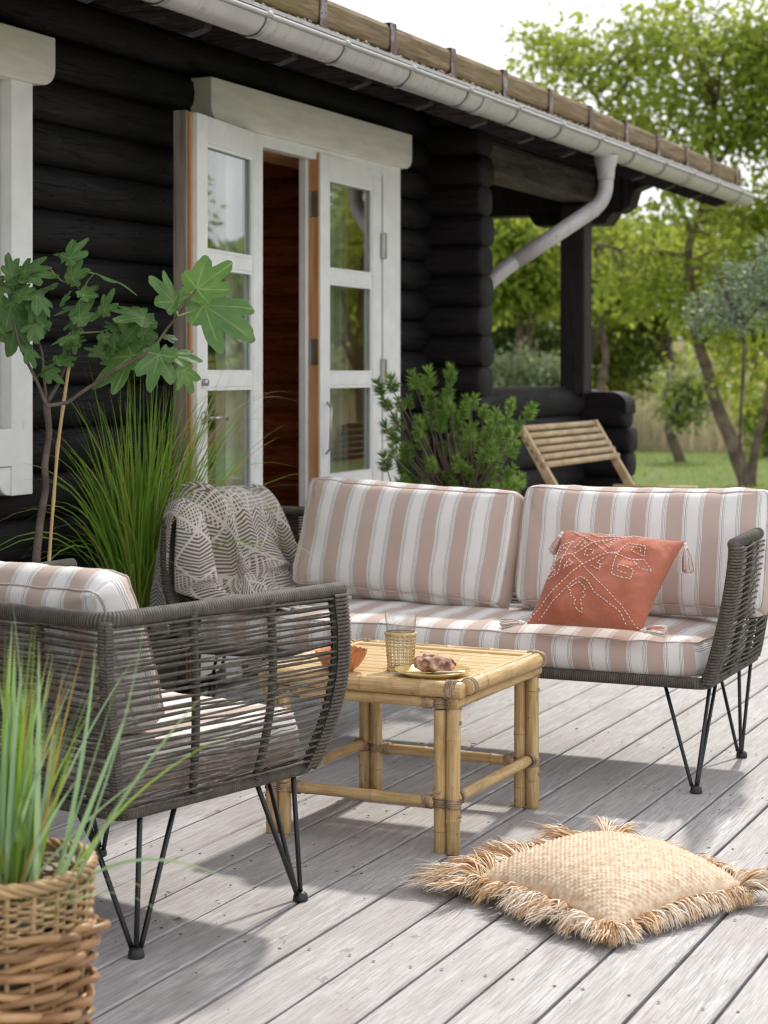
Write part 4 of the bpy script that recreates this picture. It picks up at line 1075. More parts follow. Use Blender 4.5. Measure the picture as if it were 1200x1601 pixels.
for i in range(14):
    a_ = random.uniform(0, 2*pi); q = sqrt(random.random())*.042; r_ = random.uniform(.0075, .0105)
    if prot is None:
        mb_ = MB(); mb_.lathe([(.01*sin(pi*j/8), -.01*cos(pi*j/8)) for j in range(9)], 12); prot = mb_.mesh('berry'); prot.materials.append(M['berry']); prot.polygons.foreach_set('use_smooth', [True]*len(prot.polygons))
    o = bpy.data.objects.new('berry', prot); COL.objects.link(o); o.location = (bp.x+q*cos(a_), bp.y+q*sin(a_), TZ+.022+.022*random.random()+.004*(1-q/.042)); s = r_/.01; o.scale = (s, s, s)
    tag(o, 'dark blue berry among the others heaped in the orange bowl', 'berry', 'berries in the orange bowl')

# ------------------------------------------------------------------ throw over the sofa arm
TH = thing('throw_blanket', 'grey and cream woven throw draped over the arm of the rope sofa', 'blanket', (-3.15, 5.6, .7))
TO = Vector((-3.15, 5.6, .7))
def prof_path():
    pts = [(-3.235, .36), (-3.235, .50), (-3.245, .64), (-3.235, .735), (-3.20, .775), (-3.155, .765), (-3.125, .70), (-3.10, .58), (-3.065, .50), (-3.0, .468), (-2.9, .462), (-2.78, .462)]
    return pts
PP = prof_path(); cum = [0]
for i in range(1, len(PP)): cum.append(cum[-1]+math.dist(PP[i], PP[i-1]))
LT = cum[-1]
def prof_at(s):
    s = max(0, min(LT-1e-6, s))
    for i in range(1, len(PP)):
        if s <= cum[i]:
            f_ = (s-cum[i-1])/(cum[i]-cum[i-1]); p = [PP[max(0, i-2)], PP[i-1], PP[i], PP[min(len(PP)-1, i+1)]]
            out_ = []
            for k_ in (0, 1):
                a0, a1, a2, a3 = (q[k_] for q in p); out_.append(.5*((2*a1)+(-a0+a2)*f_+(2*a0-5*a1+4*a2-a3)*f_**2+(-a0+3*a1-3*a2+a3)*f_**3))
            return out_
    return PP[-1]
def throw_pt(u, v):
    s = v*LT; x_, z_ = prof_at(s); x2_, z2_ = prof_at(min(LT-1e-6, s+.01)); x1_, z1_ = prof_at(max(0, s-.01))
    tx, tz = x2_-x1_, z2_-z1_; L_ = math.hypot(tx, tz) or 1; nx_, nz_ = -tz/L_, tx/L_
    nx_, nz_ = -nx_, -nz_
    nx_, nz_ = (nx_, nz_)
    topness = math.exp(-((s-cum[4])/.16)**2); drop = max(0, min(1, (s-cum[5])/.25)); flat = max(0, min(1, (s-cum[8])/.1))
    wdt = .64+.05*drop-.02*topness; yc = 5.570-.01*drop
    yy = yc+(u-.5)*wdt*(1-.10*abs(u-.5))
    ph_ = u*2*pi*3.3+1.1*sin(v*4.2)+.9+.8*mnoise.noise(Vector((u*3, v*3, 4)))
    fold = (.085*(abs(sin(ph_*.5+.3))**.6-.55)+.026*sin(ph_*1.3+2+v*3)+.018*mnoise.noise(Vector((u*9, v*5, 2))))*(.45+.70*drop)*(1-.75*flat)+.035*topness*(math.exp(-((u-.37)/.16)**2)+.5*math.exp(-((u-.68)/.10)**2))*(.8+.2*sin(u*30))
    yy += .034*cos(ph_)*(.35+drop)*(1-flat*.7)
    wrap_ = max(0, 1-u/.16)**1.5; z_ -= .035*max(0, 1-u/.12)*topness
    fold += .040-.016*topness-.016*topness*0-.028*flat
    # the front edge closes round the end of the arm
    cl_ = max(0, 1-u/.13)**.8*(1-flat)
    x_ += (-3.165-x_)*cl_*.92; yy -= .012*cl_*(1-topness)
    if cl_ > 0: fold *= (1-.75*cl_)
    return Vector((x_-nx_*fold, yy, z_-nz_*fold+.012*flat*sin(u*25)))-TO
def tn(u, v):  # make sure the cloth is pushed outwards (away from the arm)
    return throw_pt(u, v)
b = MB(); b.grid(90, 120, tn, lambda u, v: (u*.80, v*LT))
o = b.build('cloth', M['throw'], TH); md = o.modifiers.new('solid', 'SOLIDIFY'); md.thickness = .006; md.offset = 0
for i in range(30):
    u = (i+.5)/30; p = throw_pt(u, 1); q = Vector((1, random.uniform(-.35, .35), -.05)); b = MB()
    for j in range(5): w = Vector((0, random.uniform(-.004, .004), random.uniform(-.002, .004))); b.tube([p, p+q*.02+w*.4, p+q*.055+w+Vector((0, 0, -.004))], .0022, 5)
    b.build('fringe_tassel', M['stitch'], TH)

# ------------------------------------------------------------------ raffia floor cushion
FC = Vector((-1.315, 4.145, 0)); e1 = Vector((.872, -.489, 0)); e2 = Vector((.404, .915, 0)); fs_ = .235
fc = thing('floor_cushion', 'square woven raffia floor cushion with shaggy fringe, lying on the deck', 'floor cushion', FC)
def fcp(u, v, s=1, weave=True):
    a_, c_ = 2*u-1, 2*v-1
    rim = .060+.012*(c_-a_)*.3; h = .076*((max(0, 1-abs(a_)**3))*(max(0, 1-abs(c_)**3)))**.55
    h *= 1+.12*mnoise.noise(Vector((u*2.2, v*2.2, 9))); pin = .03*((1-a_*a_)*abs(c_)**3), .03*((1-c_*c_)*abs(a_)**3)
    p = e1*fs_*a_*(1-pin[1])+e2*fs_*c_*(1-pin[0])
    z = rim*(.55+.25*(1-abs(a_*c_)))+h if s > 0 else max(.004, rim*.5-h*1.0)
    return Vector((p.x, p.y, z))
NW = 62; b = MB(); R_ = 3
def fct(u, v):
    p = fcp(u, v); i, j = u*NW, v*NW; k_ = (int(i)+int(j)) % 2
    fu, fv = i-int(i), j-int(j); bumpz = (sin(pi*fu)*.5+.5)*(sin(pi*fv)*.5+.5)*(1.0 if k_ else .25); e = min(u, 1-u, v, 1-v)
    p.z += .0042*bumpz*min(1, e*20); return p
b.grid(NW*R_, NW*R_, fct); b.build('woven_cover', M['raffia'], fc)
b = MB(); b.grid(30, 30, lambda u, v: fcp(1-u, v, -1)); b.build('underside', M['raffia'], fc)
# fringe: bundles of flat strands from every edge
def fringe(edge, n, L0, L1, seedv, hang=0.0):
    """n tufts of flat raffia strands along an edge"""
    rn = np.random.default_rng(seedv); base, tip, ctrl, ww, mi = [], [], [], [], []
    c0, c1, outd = edge
    for i in range(n):
        s = min(1, max(0, (i+rn.uniform(-.5, .9))/n)); d0 = Vector(outd(s)).normalized(); side = (e1*(c1-c0)[0]+e2*(c1-c0)[1]).normalized()
        aim = (d0+side*rn.normal(0, .38)).normalized(); Lc = rn.uniform(L0, L1); liftc = rn.uniform(-.004, .050)*(1-hang); zc = rn.uniform(0, 1)**2*.05*(1-hang); pal = rn.choice([0, 1, 2], p=[.45, .35, .2])
        for k_ in range(30):
            ss = min(1, max(0, s+rn.normal(0, .35/n))); p = c0+(c1-c0)*ss; u_, v_ = (np.array(p)+1)/2
            q = fcp(min(1, max(0, u_)), min(1, max(0, v_))); q.z += rn.uniform(-.016, .004); L = Lc*rn.uniform(.72, 1.08); fan = rn.normal(0, .16)
            dd = (aim+side*fan).normalized(); m = q+dd*L*.45+Vector((0, 0, .012+liftc+rn.normal(0, .006)))
            t_ = q+dd*L*(1-.35*hang)+side*rn.normal(0, .006); t_.z = .004+zc+abs(rn.normal(0, .008))+rn.uniform(0, .02)*(1-hang)
            base.append(q-dd*.004); tip.append(t_); ctrl.append(m); ww.append(rn.uniform(.0022, .0050)); mi.append(pal if rn.random() < .75 else rn.integers(0, 3))
    base, tip, ctrl = (np.array([list(x) for x in a]) for a in (base, tip, ctrl))
    me = blades_mesh('fringe', base, tip, ctrl, np.array(ww), [M['raffia_f'], M['fringe_pale'], M['fringe_tan']], np.array(mi), 6)
    link('fringe', me, None, fc, 'stuff', smooth=False)
A = np.array
fringe((A([-1., 1.]), A([-1., -1.]), lambda s: -e1*1.0-e2*.15*(s-.3)), 34, .10, .185, 1)
fringe((A([-1., -1.]), A([1., -1.]), lambda s: -e2*1.0+e1*(s-.5)*.3), 40, .070, .125, 2, .40)
fringe((A([1., -1.]), A([1., 1.]), lambda s: e1*1.0), 40, .050, .085, 3, .8)
fringe((A([1., 1.]), A([-1., 1.]), lambda s: e2*1.0), 26, .05, .11, 4)
fringe((A([-1., -.97]), A([-.85, -1.]), lambda s: -e1-e2), 10, .12, .20, 5)
fringe((A([.9, 1.]), A([1., .9]), lambda s: e1+e2), 9, .08, .14, 6)
fringe((A([.93, -1.]), A([1., -.93]), lambda s: e1-e2), 6, .05, .09, 7, .6)
fringe((A([-.93, 1.]), A([-1., .93]), lambda s: -e1+e2*1.0), 8, .11, .18, 8)
# ================================================================== PLANTS AND GARDEN
# bench against the porch wall
bn = thing('garden_bench', 'pale wooden slatted bench with raked back by the low porch wall', 'bench', (-3.0, 9.0, 0))
def bb(n, pts, w, h, m=M['bench']):
    b = MB(); b.tube(pts, 1, 4, flat=1); 
    return b
for i in range(6):
    f_ = i/5; x_ = -.13+.125*f_; z_ = .955-.172*f_; b = MB()
    b.tube([(x_, -.58, z_), (x_, .60, z_)], .0162, 8); b.build('back_slat', M['bench'], bn)
for y_ in (-.56, .58):
    b = MB(); b.prism([(-.155, .97), (-.115, .975), (.25, .38), (.20, .36)], 'y', y_-.018, y_+.018); b.build('back_post', M['bench'], bn, smooth=False, fixn=True, bevel=.004)
    b = MB(); b.box((-.02, y_-.025, .60), (.44, y_+.03, .628)); b.build('armrest', M['bench'], bn, smooth=False, bevel=.006)
    for x_ in (.0, .38): MB().box((x_, y_-.02, .0), (x_+.045, y_+.02, .60)).build('leg', M['bench'], bn, smooth=False, bevel=.004)
for i in range(7): MB().box((.05+i*.055, -.53, .40), (.095+i*.055, .55, .42)).build('seat_slat', M['bench'], bn, smooth=False, bevel=.003)

# ---------------- fig tree
FZ = 5.42
fb = P(62, 900, FZ); FB = Vector((fb.x, fb.y, 0))
fig = thing('fig_tree', 'young potted fig tree with large lobed leaves in front of the black wall', 'fig tree', FB)
def C3(cx, cy, Z=FZ): return P(cx/2.667, 350+cy/2.667, Z)
def fl(p): return Vector(p)-FB
b = MB(); path = [FB+Vector((.0, .0, .34)), C3(150, 1390), C3(165, 1250), C3(190, 1100), C3(186, 1000), C3(205, 870), C3(192, 750)]
b.tube([fl(p)+Vector((.002*mnoise.noise(Vector((0, 0, i*3.))), 0, 0)) for i, p in enumerate(path)], [.013, .0125, .0115, .0105, .0098, .009, .011], 12); b.build('trunk', M['bark'], fig)
BR_ = [([(192, 755), (150, 650), (120, 590), (80, 505), (60, 425), (20, 330), (0, 260)], .0055, FZ-.05), ([(192, 750), (185, 660), (175, 540), (130, 400), (45, 240)], .005, FZ+.08),
       ([(197, 745), (240, 670), (270, 590), (300, 505), (330, 420), (345, 360), (345, 290), (310, 250), (287, 150)], .006, FZ+.02), ([(345, 290), (362, 240), (392, 206)], .003, FZ),
       ([(192, 760), (280, 745), (350, 695), (480, 610), (600, 545), (660, 490), (700, 430), (740, 385), (785, 320), (820, 272)], .0058, FZ-.08), ([(740, 385), (800, 365), (850, 342)], .0032, FZ-.10),
       ([(742, 382), (728, 350), (720, 325)], .003, FZ-.1), ([(330, 455), (420, 450), (590, 398)], .003, FZ-.04), ([(550, 550), (600, 545)], .003, FZ-.08), ([(660, 545), (662, 500)], .003, FZ-.08), ([(310, 250), (255, 238), (200, 180), (112, 212)], .003, FZ),
       ([(300, 470), (310, 440), (330, 410)], .002, FZ), ([(215, 600), (240, 570), (300, 520)], .002, FZ), ([(-30, 330), (20, 330)], .003, FZ)]
for pts, r, Z in BR_:
    b = MB(); q = [fl(C3(x_, y_, Z+.03*sin(i*1.3))) for i, (x_, y_) in enumerate(pts)]; n = len(q)
    q2 = [];
    for i in range(n-1):
        for j in range(3): q2.append(q[i].lerp(q[i+1], j/3))
    q2.append(q[-1]); rs = [r*(1-.6*i/len(q2)) for i in range(len(q2))]
    b.tube(q2, rs, 8); b.build('branch', M['bark'] if r > .0045 else M['fig_stem'], fig)
def fig_outline(rn):
    lobes = [(0, 1.0, .205), (.76, .86, .185), (-.76, .84, .185), (1.62, .52, .15), (-1.62, .50, .15)]
    lobes = [(a_+rn.uniform(-.10, .10), l_*rn.uniform(.85, 1.08), w_*rn.uniform(.85, 1.15)) for a_, l_, w_ in lobes]
    ph_ = rn.uniform(0, 6); NA = 140; R0 = []
    for k_ in range(NA):
        th = -pi+2*pi*k_/NA; r_ = .30
        for a_, l_, w_ in lobes:
            c_ = l_*.56; A_ = l_*.44; ux, uy = cos(th-a_), sin(th-a_)
            qa = ux*ux/A_**2+uy*uy/w_**2; qb = -2*ux*c_/A_**2; qc = c_*c_/A_**2-1; D_ = qb*qb-4*qa*qc
            if D_ > 0 and ux > 0:
                r1 = (-qb+sqrt(D_))/(2*qa); r_ = max(r_, r1)
        back = abs(abs(th)-pi)
        if back < .6: r_ = min(r_, .05+.42*(back/.6))
        R0.append(r_*(1+.030*sin(th*19+ph_)+.018*sin(th*37)))
    R1 = [(R0[k_-1]+2*R0[k_]+R0[(k_+1) % NA])/4 for k_ in range(NA)]
    def rad(th): return R1[int(round((th+pi)/(2*pi)*NA)) % NA]
    return rad, lobes
FRONT = {i*3+2 for i in (2, 6, 10, 11, 12, 13, 14, 16, 19)}
def fig_leaf(j, tip, seed, flat=.0, dpt=0.0, cup=.12):
    rn = random.Random(seed); rad, lobes = fig_outline(rn)
    X = Vector(tip)-Vector(j); L = X.length*.90; X = X.normalized()
    view = (Vector((0, 0, 1.22))-Vector(j)).normalized(); up = Vector((0, 0, 1))
    nrm = (view*rn.uniform(.12, .75)*(2.2 if seed in FRONT else 1)+up*rn.uniform(.3, .9)+Vector((rn.uniform(-.7, .7), rn.uniform(-.3, .3), 0))).normalized()
    nrm = (nrm-X*nrm.dot(X)).normalized(); Y = nrm.cross(X)
    NT_, NR = 140, 7; vs = [Vector((0, 0, 0))]; at = [1.0]
    for i in range(1, NR+1):
        f_ = (i/NR)**.8
        for k_ in range(NT_):
            th = -pi+2*pi*k_/NT_; r_ = rad(th)*f_; px, py = r_*cos(th), r_*sin(th); best = 9; along = 0
            for a_, l_, w_ in lobes:
                d_ = abs(-sin(a_)*px+cos(a_)*py); al = cos(a_)*px+sin(a_)*py
                if al > 0 and al < l_ and d_ < best: best = d_; along = al
            at.append(1.0 if best < .012*(1.3-along) else (.30 if (abs(((along*9+best*7) % 1)-.5) < .05 and best < .25) else 0.0))
            z = .10*min(best, .25)-cup*(px*px*.9+py*py*.7)+.03*sin(px*9+seed)*abs(py)+.02*mnoise.noise(Vector((px*4, py*4, seed)))
            vs.append(X*px*L+Y*py*L*.80+nrm*z*L)
    fs = [(0, 1+k_, 1+(k_+1) % NT_) for k_ in range(NT_)]
    for i in range(NR-1):
        for k_ in range(NT_): a_ = 1+i*NT_; fs.append((a_+k_, a_+NT_+k_, a_+NT_+(k_+1) % NT_, a_+(k_+1) % NT_))
    b = MB(); b.add([v+Vector(j)-FB for v in vs], fs); me = b.mesh('leaf')
    atr = me.attributes.new('vein', 'FLOAT', 'POINT'); atr.data.foreach_set('value', at)
    link('leaf', me, M['fig'], fig)
LEAVES = [((285, 145), (372, 48)), ((285, 145), (218, 118)), ((392, 206), (590, 262)), ((112, 212), (258, 205)), ((100, 200), (192, 118)), ((48, 218), (22, 112)), ((720, 325), (628, 200)), ((730, 330), (785, 235)),
          ((820, 270), (1004, 145)), ((850, 340), (1104, 498)), ((595, 395), (388, 328)), ((595, 398), (468, 548)), ((552, 550), (340, 688)), ((662, 545), (615, 735)), ((715, 548), (862, 566)), ((765, 610), (815, 728)),
          ((45, 330), (165, 505)), ((345, 345), (218, 362)), ((300, 470), (188, 498)), ((60, 420), (45, 572)), ((180, 430), (105, 335)), ((240, 572), (338, 552)), ((195, 612), (262, 665)), ((192, 612), (122, 650)),
          ((160, 550), (206, 585)), ((218, 262), (108, 300)), ((480, 440), (430, 395)), ((525, 590), (528, 645)), ((0, 262), (52, 292)), ((130, 340), (190, 425)), ((20, 330), (-60, 430)),
          ((-20, 240), (-90, 150)), ((40, 240), (80, 300)), ((260, 330), (300, 260)), ((330, 400), (250, 430)), ((-30, 330), (10, 450)), ((150, 480), (90, 420)), ((110, 520), (160, 600)), ((300, 470), (320, 560))]
LEAVES += [((60+80*cos(k_*2.4)+k_*4, 330+110*sin(k_*1.7)), (60+80*cos(k_*2.4)+k_*4+95*cos(k_*2.9), 330+110*sin(k_*1.7)+95*sin(k_*2.9))) for k_ in range(13)]+[((490+110*cos(k_*2.1), 450+100*sin(k_*1.3)), (490+110*cos(k_*2.1)+105*cos(k_*2.6+1), 450+100*sin(k_*1.3)+105*sin(k_*2.6+1))) for k_ in range(9)]+[((330, 400), (400, 300)), ((320, 450), (250, 540)), ((345, 300), (420, 250)), ((300, 230), (350, 120)), ((150, 300), (230, 400)), ((280, 500), (380, 470)), ((480, 470), (420, 560)), ((620, 470), (560, 440)), ((690, 470), (760, 480)), ((560, 600), (470, 640))]
for i, (j, t_) in enumerate(LEAVES):
    rn = random.Random(i*5+1); d_ = rn.uniform(-.12, .10) if i > 15 else rn.uniform(-.12, .02)
    big = math.dist(j, t_) > 140
    dz = rn.uniform(-.10, .06) if big else rn.uniform(-.04, .04)
    pj = C3(*j, FZ-.04+d_*.5); fig_leaf(pj, C3(*t_, FZ-.04+d_*.5+dz), i*3+2, cup=.10+.12*rn.random())
    # petiole
MB().lathe([(0, 0), (.13, 0), (.135, .01), (.165, .30), (.172, .33), (.160, .33), (.150, .30), (0, .295)], 32).build('pot', M['clay'], fig)
MB().lathe([(0, .305), (.08, .308), (.152, .300)], 24).build('soil', M['soil'], fig)
st = thing('bamboo_stake', 'thin bamboo stake leaning beside the fig trunk', 'stake', FB+Vector((.05, -.02, 0)))
b = MB(); q = [C3(196, 1500), C3(204, 1390), C3(222, 1150), C3(240, 925), C3(262, 760), C3(288, 585)]; q = [FB+Vector((.05, -.02, .30))]+q
rs = [.0052]*len(q); p2 = []; r2 = []
for i in range(len(q)-1):
    for j in range(4):
        p2.append(q[i].lerp(q[i+1], j/4)-FB-Vector((.05, -.02, 0))); r2.append(.0062 if j == 0 else .005)
p2.append(q[-1]-FB-Vector((.05, -.02, 0))); r2.append(.005); b.tube(p2, r2, 10); b.build('cane', M['bamboo'], st)

# ---------------- tall green grass behind the sofa arm
GB = Vector((-3.41, 5.46, 0)); gp_ = thing('tall_grass_plant', 'tall fountain of fine green grass between the black wall and the draped sofa arm', 'ornamental grass', GB)
N = 440; an = rng.uniform(0, 2*pi, N); rr_ = .085*np.sqrt(rng.random(N)); base = np.stack([rr_*np.cos(an), rr_*np.sin(an), np.full(N, .30)], 1)
dirn = an+rng.normal(0, .7, N); lean = np.abs(rng.normal(0, .40, N))+.05; L = rng.uniform(.5, 1.04, N)
tip = base+np.stack([np.cos(dirn)*np.sin(lean)*L, np.sin(dirn)*np.sin(lean)*L, np.cos(lean)*L-.25*lean*L], 1)
tip[:, 0] = np.maximum(tip[:, 0], -.13)
ctrl = base+(tip-base)*.45; ctrl[:, 2] = base[:, 2]+L*.62; ctrl[:, :2] = base[:, :2]+(tip[:, :2]-base[:, :2])*.28
me = blades_mesh('blades', base, tip, ctrl, rng.uniform(.0045, .0082, N), [M['blade_g'], M['blade_g'], M['blade_y']], rng.choice([0, 1, 2], N, p=[.6, .36, .04]), 9); link('blades', me, None, gp_, 'stuff', smooth=False)
# long outer stems that arch over to the door side
N = 46; base = np.stack([rng.normal(0, .05, N), rng.normal(0, .04, N), np.full(N, .30)], 1); a_ = rng.uniform(-.35, .95, N); Lh = rng.uniform(.30, .62, N)
tip = base+np.stack([np.cos(a_)*Lh*.95, np.sin(a_)*Lh, rng.uniform(.28, .85, N)], 1); ctrl = base+np.stack([np.cos(a_)*Lh*.3, np.sin(a_)*Lh*.3, tip[:, 2]-.30+rng.uniform(.12, .3, N)], 1)
me = blades_mesh('arching_stems', base, tip, ctrl, rng.uniform(.0026, .0042, N), [M['blade_g'], M['straw']], rng.choice([0, 1], N, p=[.75, .25]), 12); link('arching_stems', me, None, gp_, 'stuff', smooth=False)
MB().lathe([(0, 0), (.10, 0), (.105, .01), (.13, .28), (.135, .31), (.125, .31), (.118, .28), (0, .28)], 32).build('pot', M['clay'], gp_)
MB().lathe([(0, .295), (.07, .298), (.120, .288)], 24).build('soil', M['soil'], gp_)

# ---------------- willow basket in front, with blue-green grass
KB = Vector((-1.812, 2.470, 0)); bk = thing('willow_basket', 'round woven willow basket with thick brown canes, in the near corner of the deck', 'basket', KB)
KH = .435
def kr(z): return .118+.030*(z/KH)**.8
nst = 22
for i in range(nst):
    a_ = 2*pi*i/nst; b = MB(); b.tube([(kr(KH*j/8)*cos(a_), kr(KH*j/8)*sin(a_), .004+(KH-.012)*j/8) for j in range(9)], .0042, 7); b.build('stake', M['cane_fine'], bk)
z = .016; row = 0
while z < .318:
    for s in range(3):
        b = MB(); n = 96; ph_ = s*2*pi/3+row*1.05; amp = .0115; pts = []; bulge = .016 if s < 2 else .005
        for i in range(n):
            a_ = 2*pi*i/n; w_ = sin(a_*nst/4+ph_)
            rr2 = kr(z)+.004+amp*max(w_, -.75)+bulge*max(0, sin(a_*2.5+row*1.9+s*2.2))**2
            zz2 = z+s*.0095+.006*sin(a_*nst/4+ph_+.8)+.004*sin(a_*3+row)
            pts.append((rr2*cos(a_), rr2*sin(a_), zz2))
        b.tube(pts, .0070+.0009*sin(row*2.3+s), 9, closed=True); b.build('willow_cane', M['cane'], bk)
    z += .0335; row += 1
for k_ in range(13):
    zz2 = .322+k_*.0068; b = MB(); pts = [((kr(zz2)+.0055*(1 if (i//2+k_) % 2 else -1))*cos(2*pi*i/88), (kr(zz2)+.0055*(1 if (i//2+k_) % 2 else -1))*sin(2*pi*i/88), zz2+.0025*sin(i*.4+k_)) for i in range(88)]
    b.tube(pts, .0030, 6, closed=True); b.build('fine_cane', M['cane_fine'], bk)
for k_ in range(5):
    b = MB(); pts = [((kr(KH)+.006*sin(8*2*pi*i/120+k_*1.257))*cos(2*pi*i/120), (kr(KH)+.006*sin(8*2*pi*i/120+k_*1.257))*sin(2*pi*i/120), KH-.010+.0075*cos(8*2*pi*i/120+k_*1.257)+.003*sin(2*2*pi*i/120)) for i in range(120)]
    b.tube(pts, .0046, 7, closed=True); b.build('rim_strand', M['cane_fine'], bk)
MB().lathe([(0, .36), (.07, .365), (.128, .352)], 24).build('soil', M['soil'], bk)
MB().lathe([(.100, .02), (.128, .34), (.124, .345)], 24).build('liner', M['clay'], bk)
bg_ = thing('blue_grass_plant', 'clump of broad blue-green grass blades growing out of the willow basket', 'ornamental grass', KB+Vector((0, 0, .36)))
KB2 = KB+Vector((0, 0, .36))
N = 190; an = rng.uniform(0, 2*pi, N); rr_ = .062*np.sqrt(rng.random(N)); base = np.stack([rr_*np.cos(an), rr_*np.sin(an), np.full(N, 0.)], 1)
dirn = an+rng.normal(0, .5, N); lean = np.abs(rng.normal(0, .24, N))+.03; L = rng.uniform(.22, .47, N)
tip = base+np.stack([np.cos(dirn)*np.sin(lean)*L, np.sin(dirn)*np.sin(lean)*L, np.cos(lean)*L-.1*lean*L], 1)
ctrl = base+(tip-base)*.5; ctrl[:, 2] += .07*L; ctrl[:, :2] = base[:, :2]+(tip[:, :2]-base[:, :2])*.38
base, tip, ctrl = list(base), list(tip), list(ctrl); ww = list(rng.uniform(.0055, .0100, N)); mi = list(rng.choice([0, 1, 2], N, p=[.52, .34, .14]))
for (u0, v0, Z0, u1, v1, Z1, uc, vc, w_) in [(95, 1340, 2.95, 225, 975, 2.85, 195, 1180, .009), (100, 1350, 2.95, 325, 1078, 2.8, 200, 1210, .009), (90, 1345, 3.0, 388, 1138, 2.8, 200, 1200, .009), (95, 1335, 3.0, 270, 1150, 3.0, 175, 1250, .008),
        (85, 1350, 2.95, 150, 1000, 2.9, 135, 1200, .009), (60, 1355, 2.9, 105, 950, 2.9, 95, 1150, .009), (100, 1318, 3.0, 375, 1382, 2.85, 190, 1290, .0065), (95, 1360, 2.95, 282, 1452, 2.75, 175, 1350, .0065), (90, 1350, 2.95, 235, 1395, 2.8, 160, 1340, .006),
        (50, 1350, 3.0, 20, 945, 3.0, 45, 1150, .009), (70, 1350, 2.95, 180, 1075, 2.9, 130, 1250, .008), (80, 1350, 2.95, 205, 1095, 2.9, 150, 1240, .009), (60, 1350, 2.9, 60, 1000, 2.85, 62, 1150, .010), (90, 1350, 2.9, 230, 1190, 2.85, 160, 1280, .007)]:
    base.append(np.array(P(u0*.9, min(v0, 1356), Z0)-KB2)); base[-1][2] = 0; tip.append(np.array(P(u1, v1, Z1)-KB2)); ctrl.append(np.array(P(uc, vc, (Z0+Z1)/2)-KB2)); ww.append(w_); mi.append(random.choice([0, 0, 1]))
me = blades_mesh('blades', np.array(base), np.array(tip), np.array(ctrl), np.array(ww), [M['blade_b'], M['blade_g'], M['blade_y']], np.array(mi), 9); link('blades', me, None, bg_, 'stuff', smooth=False)

# ---------------- dwarf pine behind the sofa
PZ = 7.55; pb = P(705, 900, PZ); PB = Vector((pb.x, pb.y, 0)); pine = thing('dwarf_pine', 'bushy dwarf pine in a pot behind the sofa beside the white door frame', 'pine', PB)
TF = [(515, 540), (570, 525), (600, 610), (660, 510), (720, 500), (810, 480), (800, 560), (880, 600), (740, 650), (770, 690), (840, 690), (905, 600), (950, 640), (1000, 655), (1060, 610), (1140, 640), (1085, 700), (1045, 680), (545, 605), (580, 745), (540, 850), (620, 800), (660, 890), (700, 900), (760, 930), (850, 860),
      (870, 920), (930, 870), (980, 900), (1050, 920), (1100, 930), (1000, 820), (900, 770), (860, 760), (690, 760), (730, 600), (700, 540), (640, 600), (810, 640), (780, 800), (820, 960), (720, 960), (650, 950), (900, 960), (960, 960), (1060, 960), (620, 870), (600, 960), (560, 990), (690, 1030), (780, 1040), (860, 1030), (960, 1030), (1050, 1020)]
rn = random.Random(4); tufts = []
for (x_, y_) in TF: tufts.append(P(400+x_/2.667, 400+y_/2.667+6, PZ+rn.uniform(-.12, .12))-PB)
for i in range(90):
    x_, y_ = rn.uniform(550, 1070), rn.uniform(590, 1060)
    if y_ < 620+abs(x_-790)*.40: continue
    tufts.append(P(400+x_/2.667, 400+y_/2.667, PZ+rn.uniform(-.22, .22))-PB)
Cn, An, Bn = [], [], []; b = MB(); root = Vector((0, 0, .33)); heads = [Vector((-.02, 0, .5)), Vector((.08, .02, .56)), Vector((-.10, -.02, .56)), Vector((.02, .05, .68))]
b.tube([root-Vector((0, 0, .03)), Vector((0, 0, .42)), heads[0]], [.022, .018, .015], 10)
for h in heads[1:]: b.tube([Vector((0, 0, .42)), h], [.015, .010], 8)
for i, t_ in enumerate(tufts):
    h = min(heads, key=lambda q: (q-t_).length+(.2 if q.z > t_.z+.05 else 0)); mid = h.lerp(t_, .55)+Vector((rn.uniform(-.03, .03), rn.uniform(-.03, .03), -.05))
    axis = ((t_-h).normalized()*.7+Vector((0, 0, .6))+Vector((rn.uniform(-.4, .4), rn.uniform(-.4, .4), 0))).normalized()
    b.tube([h, mid, t_-axis*.03, t_+axis*.03], [.005, .0035, .0025, .002], 6)
    n = rn.randint(150, 270); s = rn.uniform(.75, 1.25)
    for q in range(n):
        along = rn.uniform(-.030, .026)*s; side = axis.orthogonal().normalized(); an_ = rn.uniform(0, 2*pi); side = Matrix.Rotation(an_, 3, axis) @ side
        d_ = (axis*(rn.uniform(.1, .8)+(1.0 if along > .014 else 0))+side).normalized(); Ln = rn.uniform(.026, .042)*s
        c_ = t_+axis*along+d_*Ln*.5; Cn.append(c_); An.append(d_*Ln*.5); Bn.append(d_.cross(Vector((rn.uniform(-1, 1), rn.uniform(-1, 1), rn.uniform(-1, 1)))).normalized()*.0017)
b.build('branches', M['bark'], pine)
me = quads_mesh('needles', np.array(Cn), np.array(An), np.array(Bn), [M['needle']]); link('needles', me, None, pine, 'stuff', smooth=False)
MB().lathe([(0, 0), (.14, 0), (.145, .01), (.18, .32), (.187, .35), (.175, .35), (.168, .32), (0, .32)], 32).build('pot', M['clay'], pine)

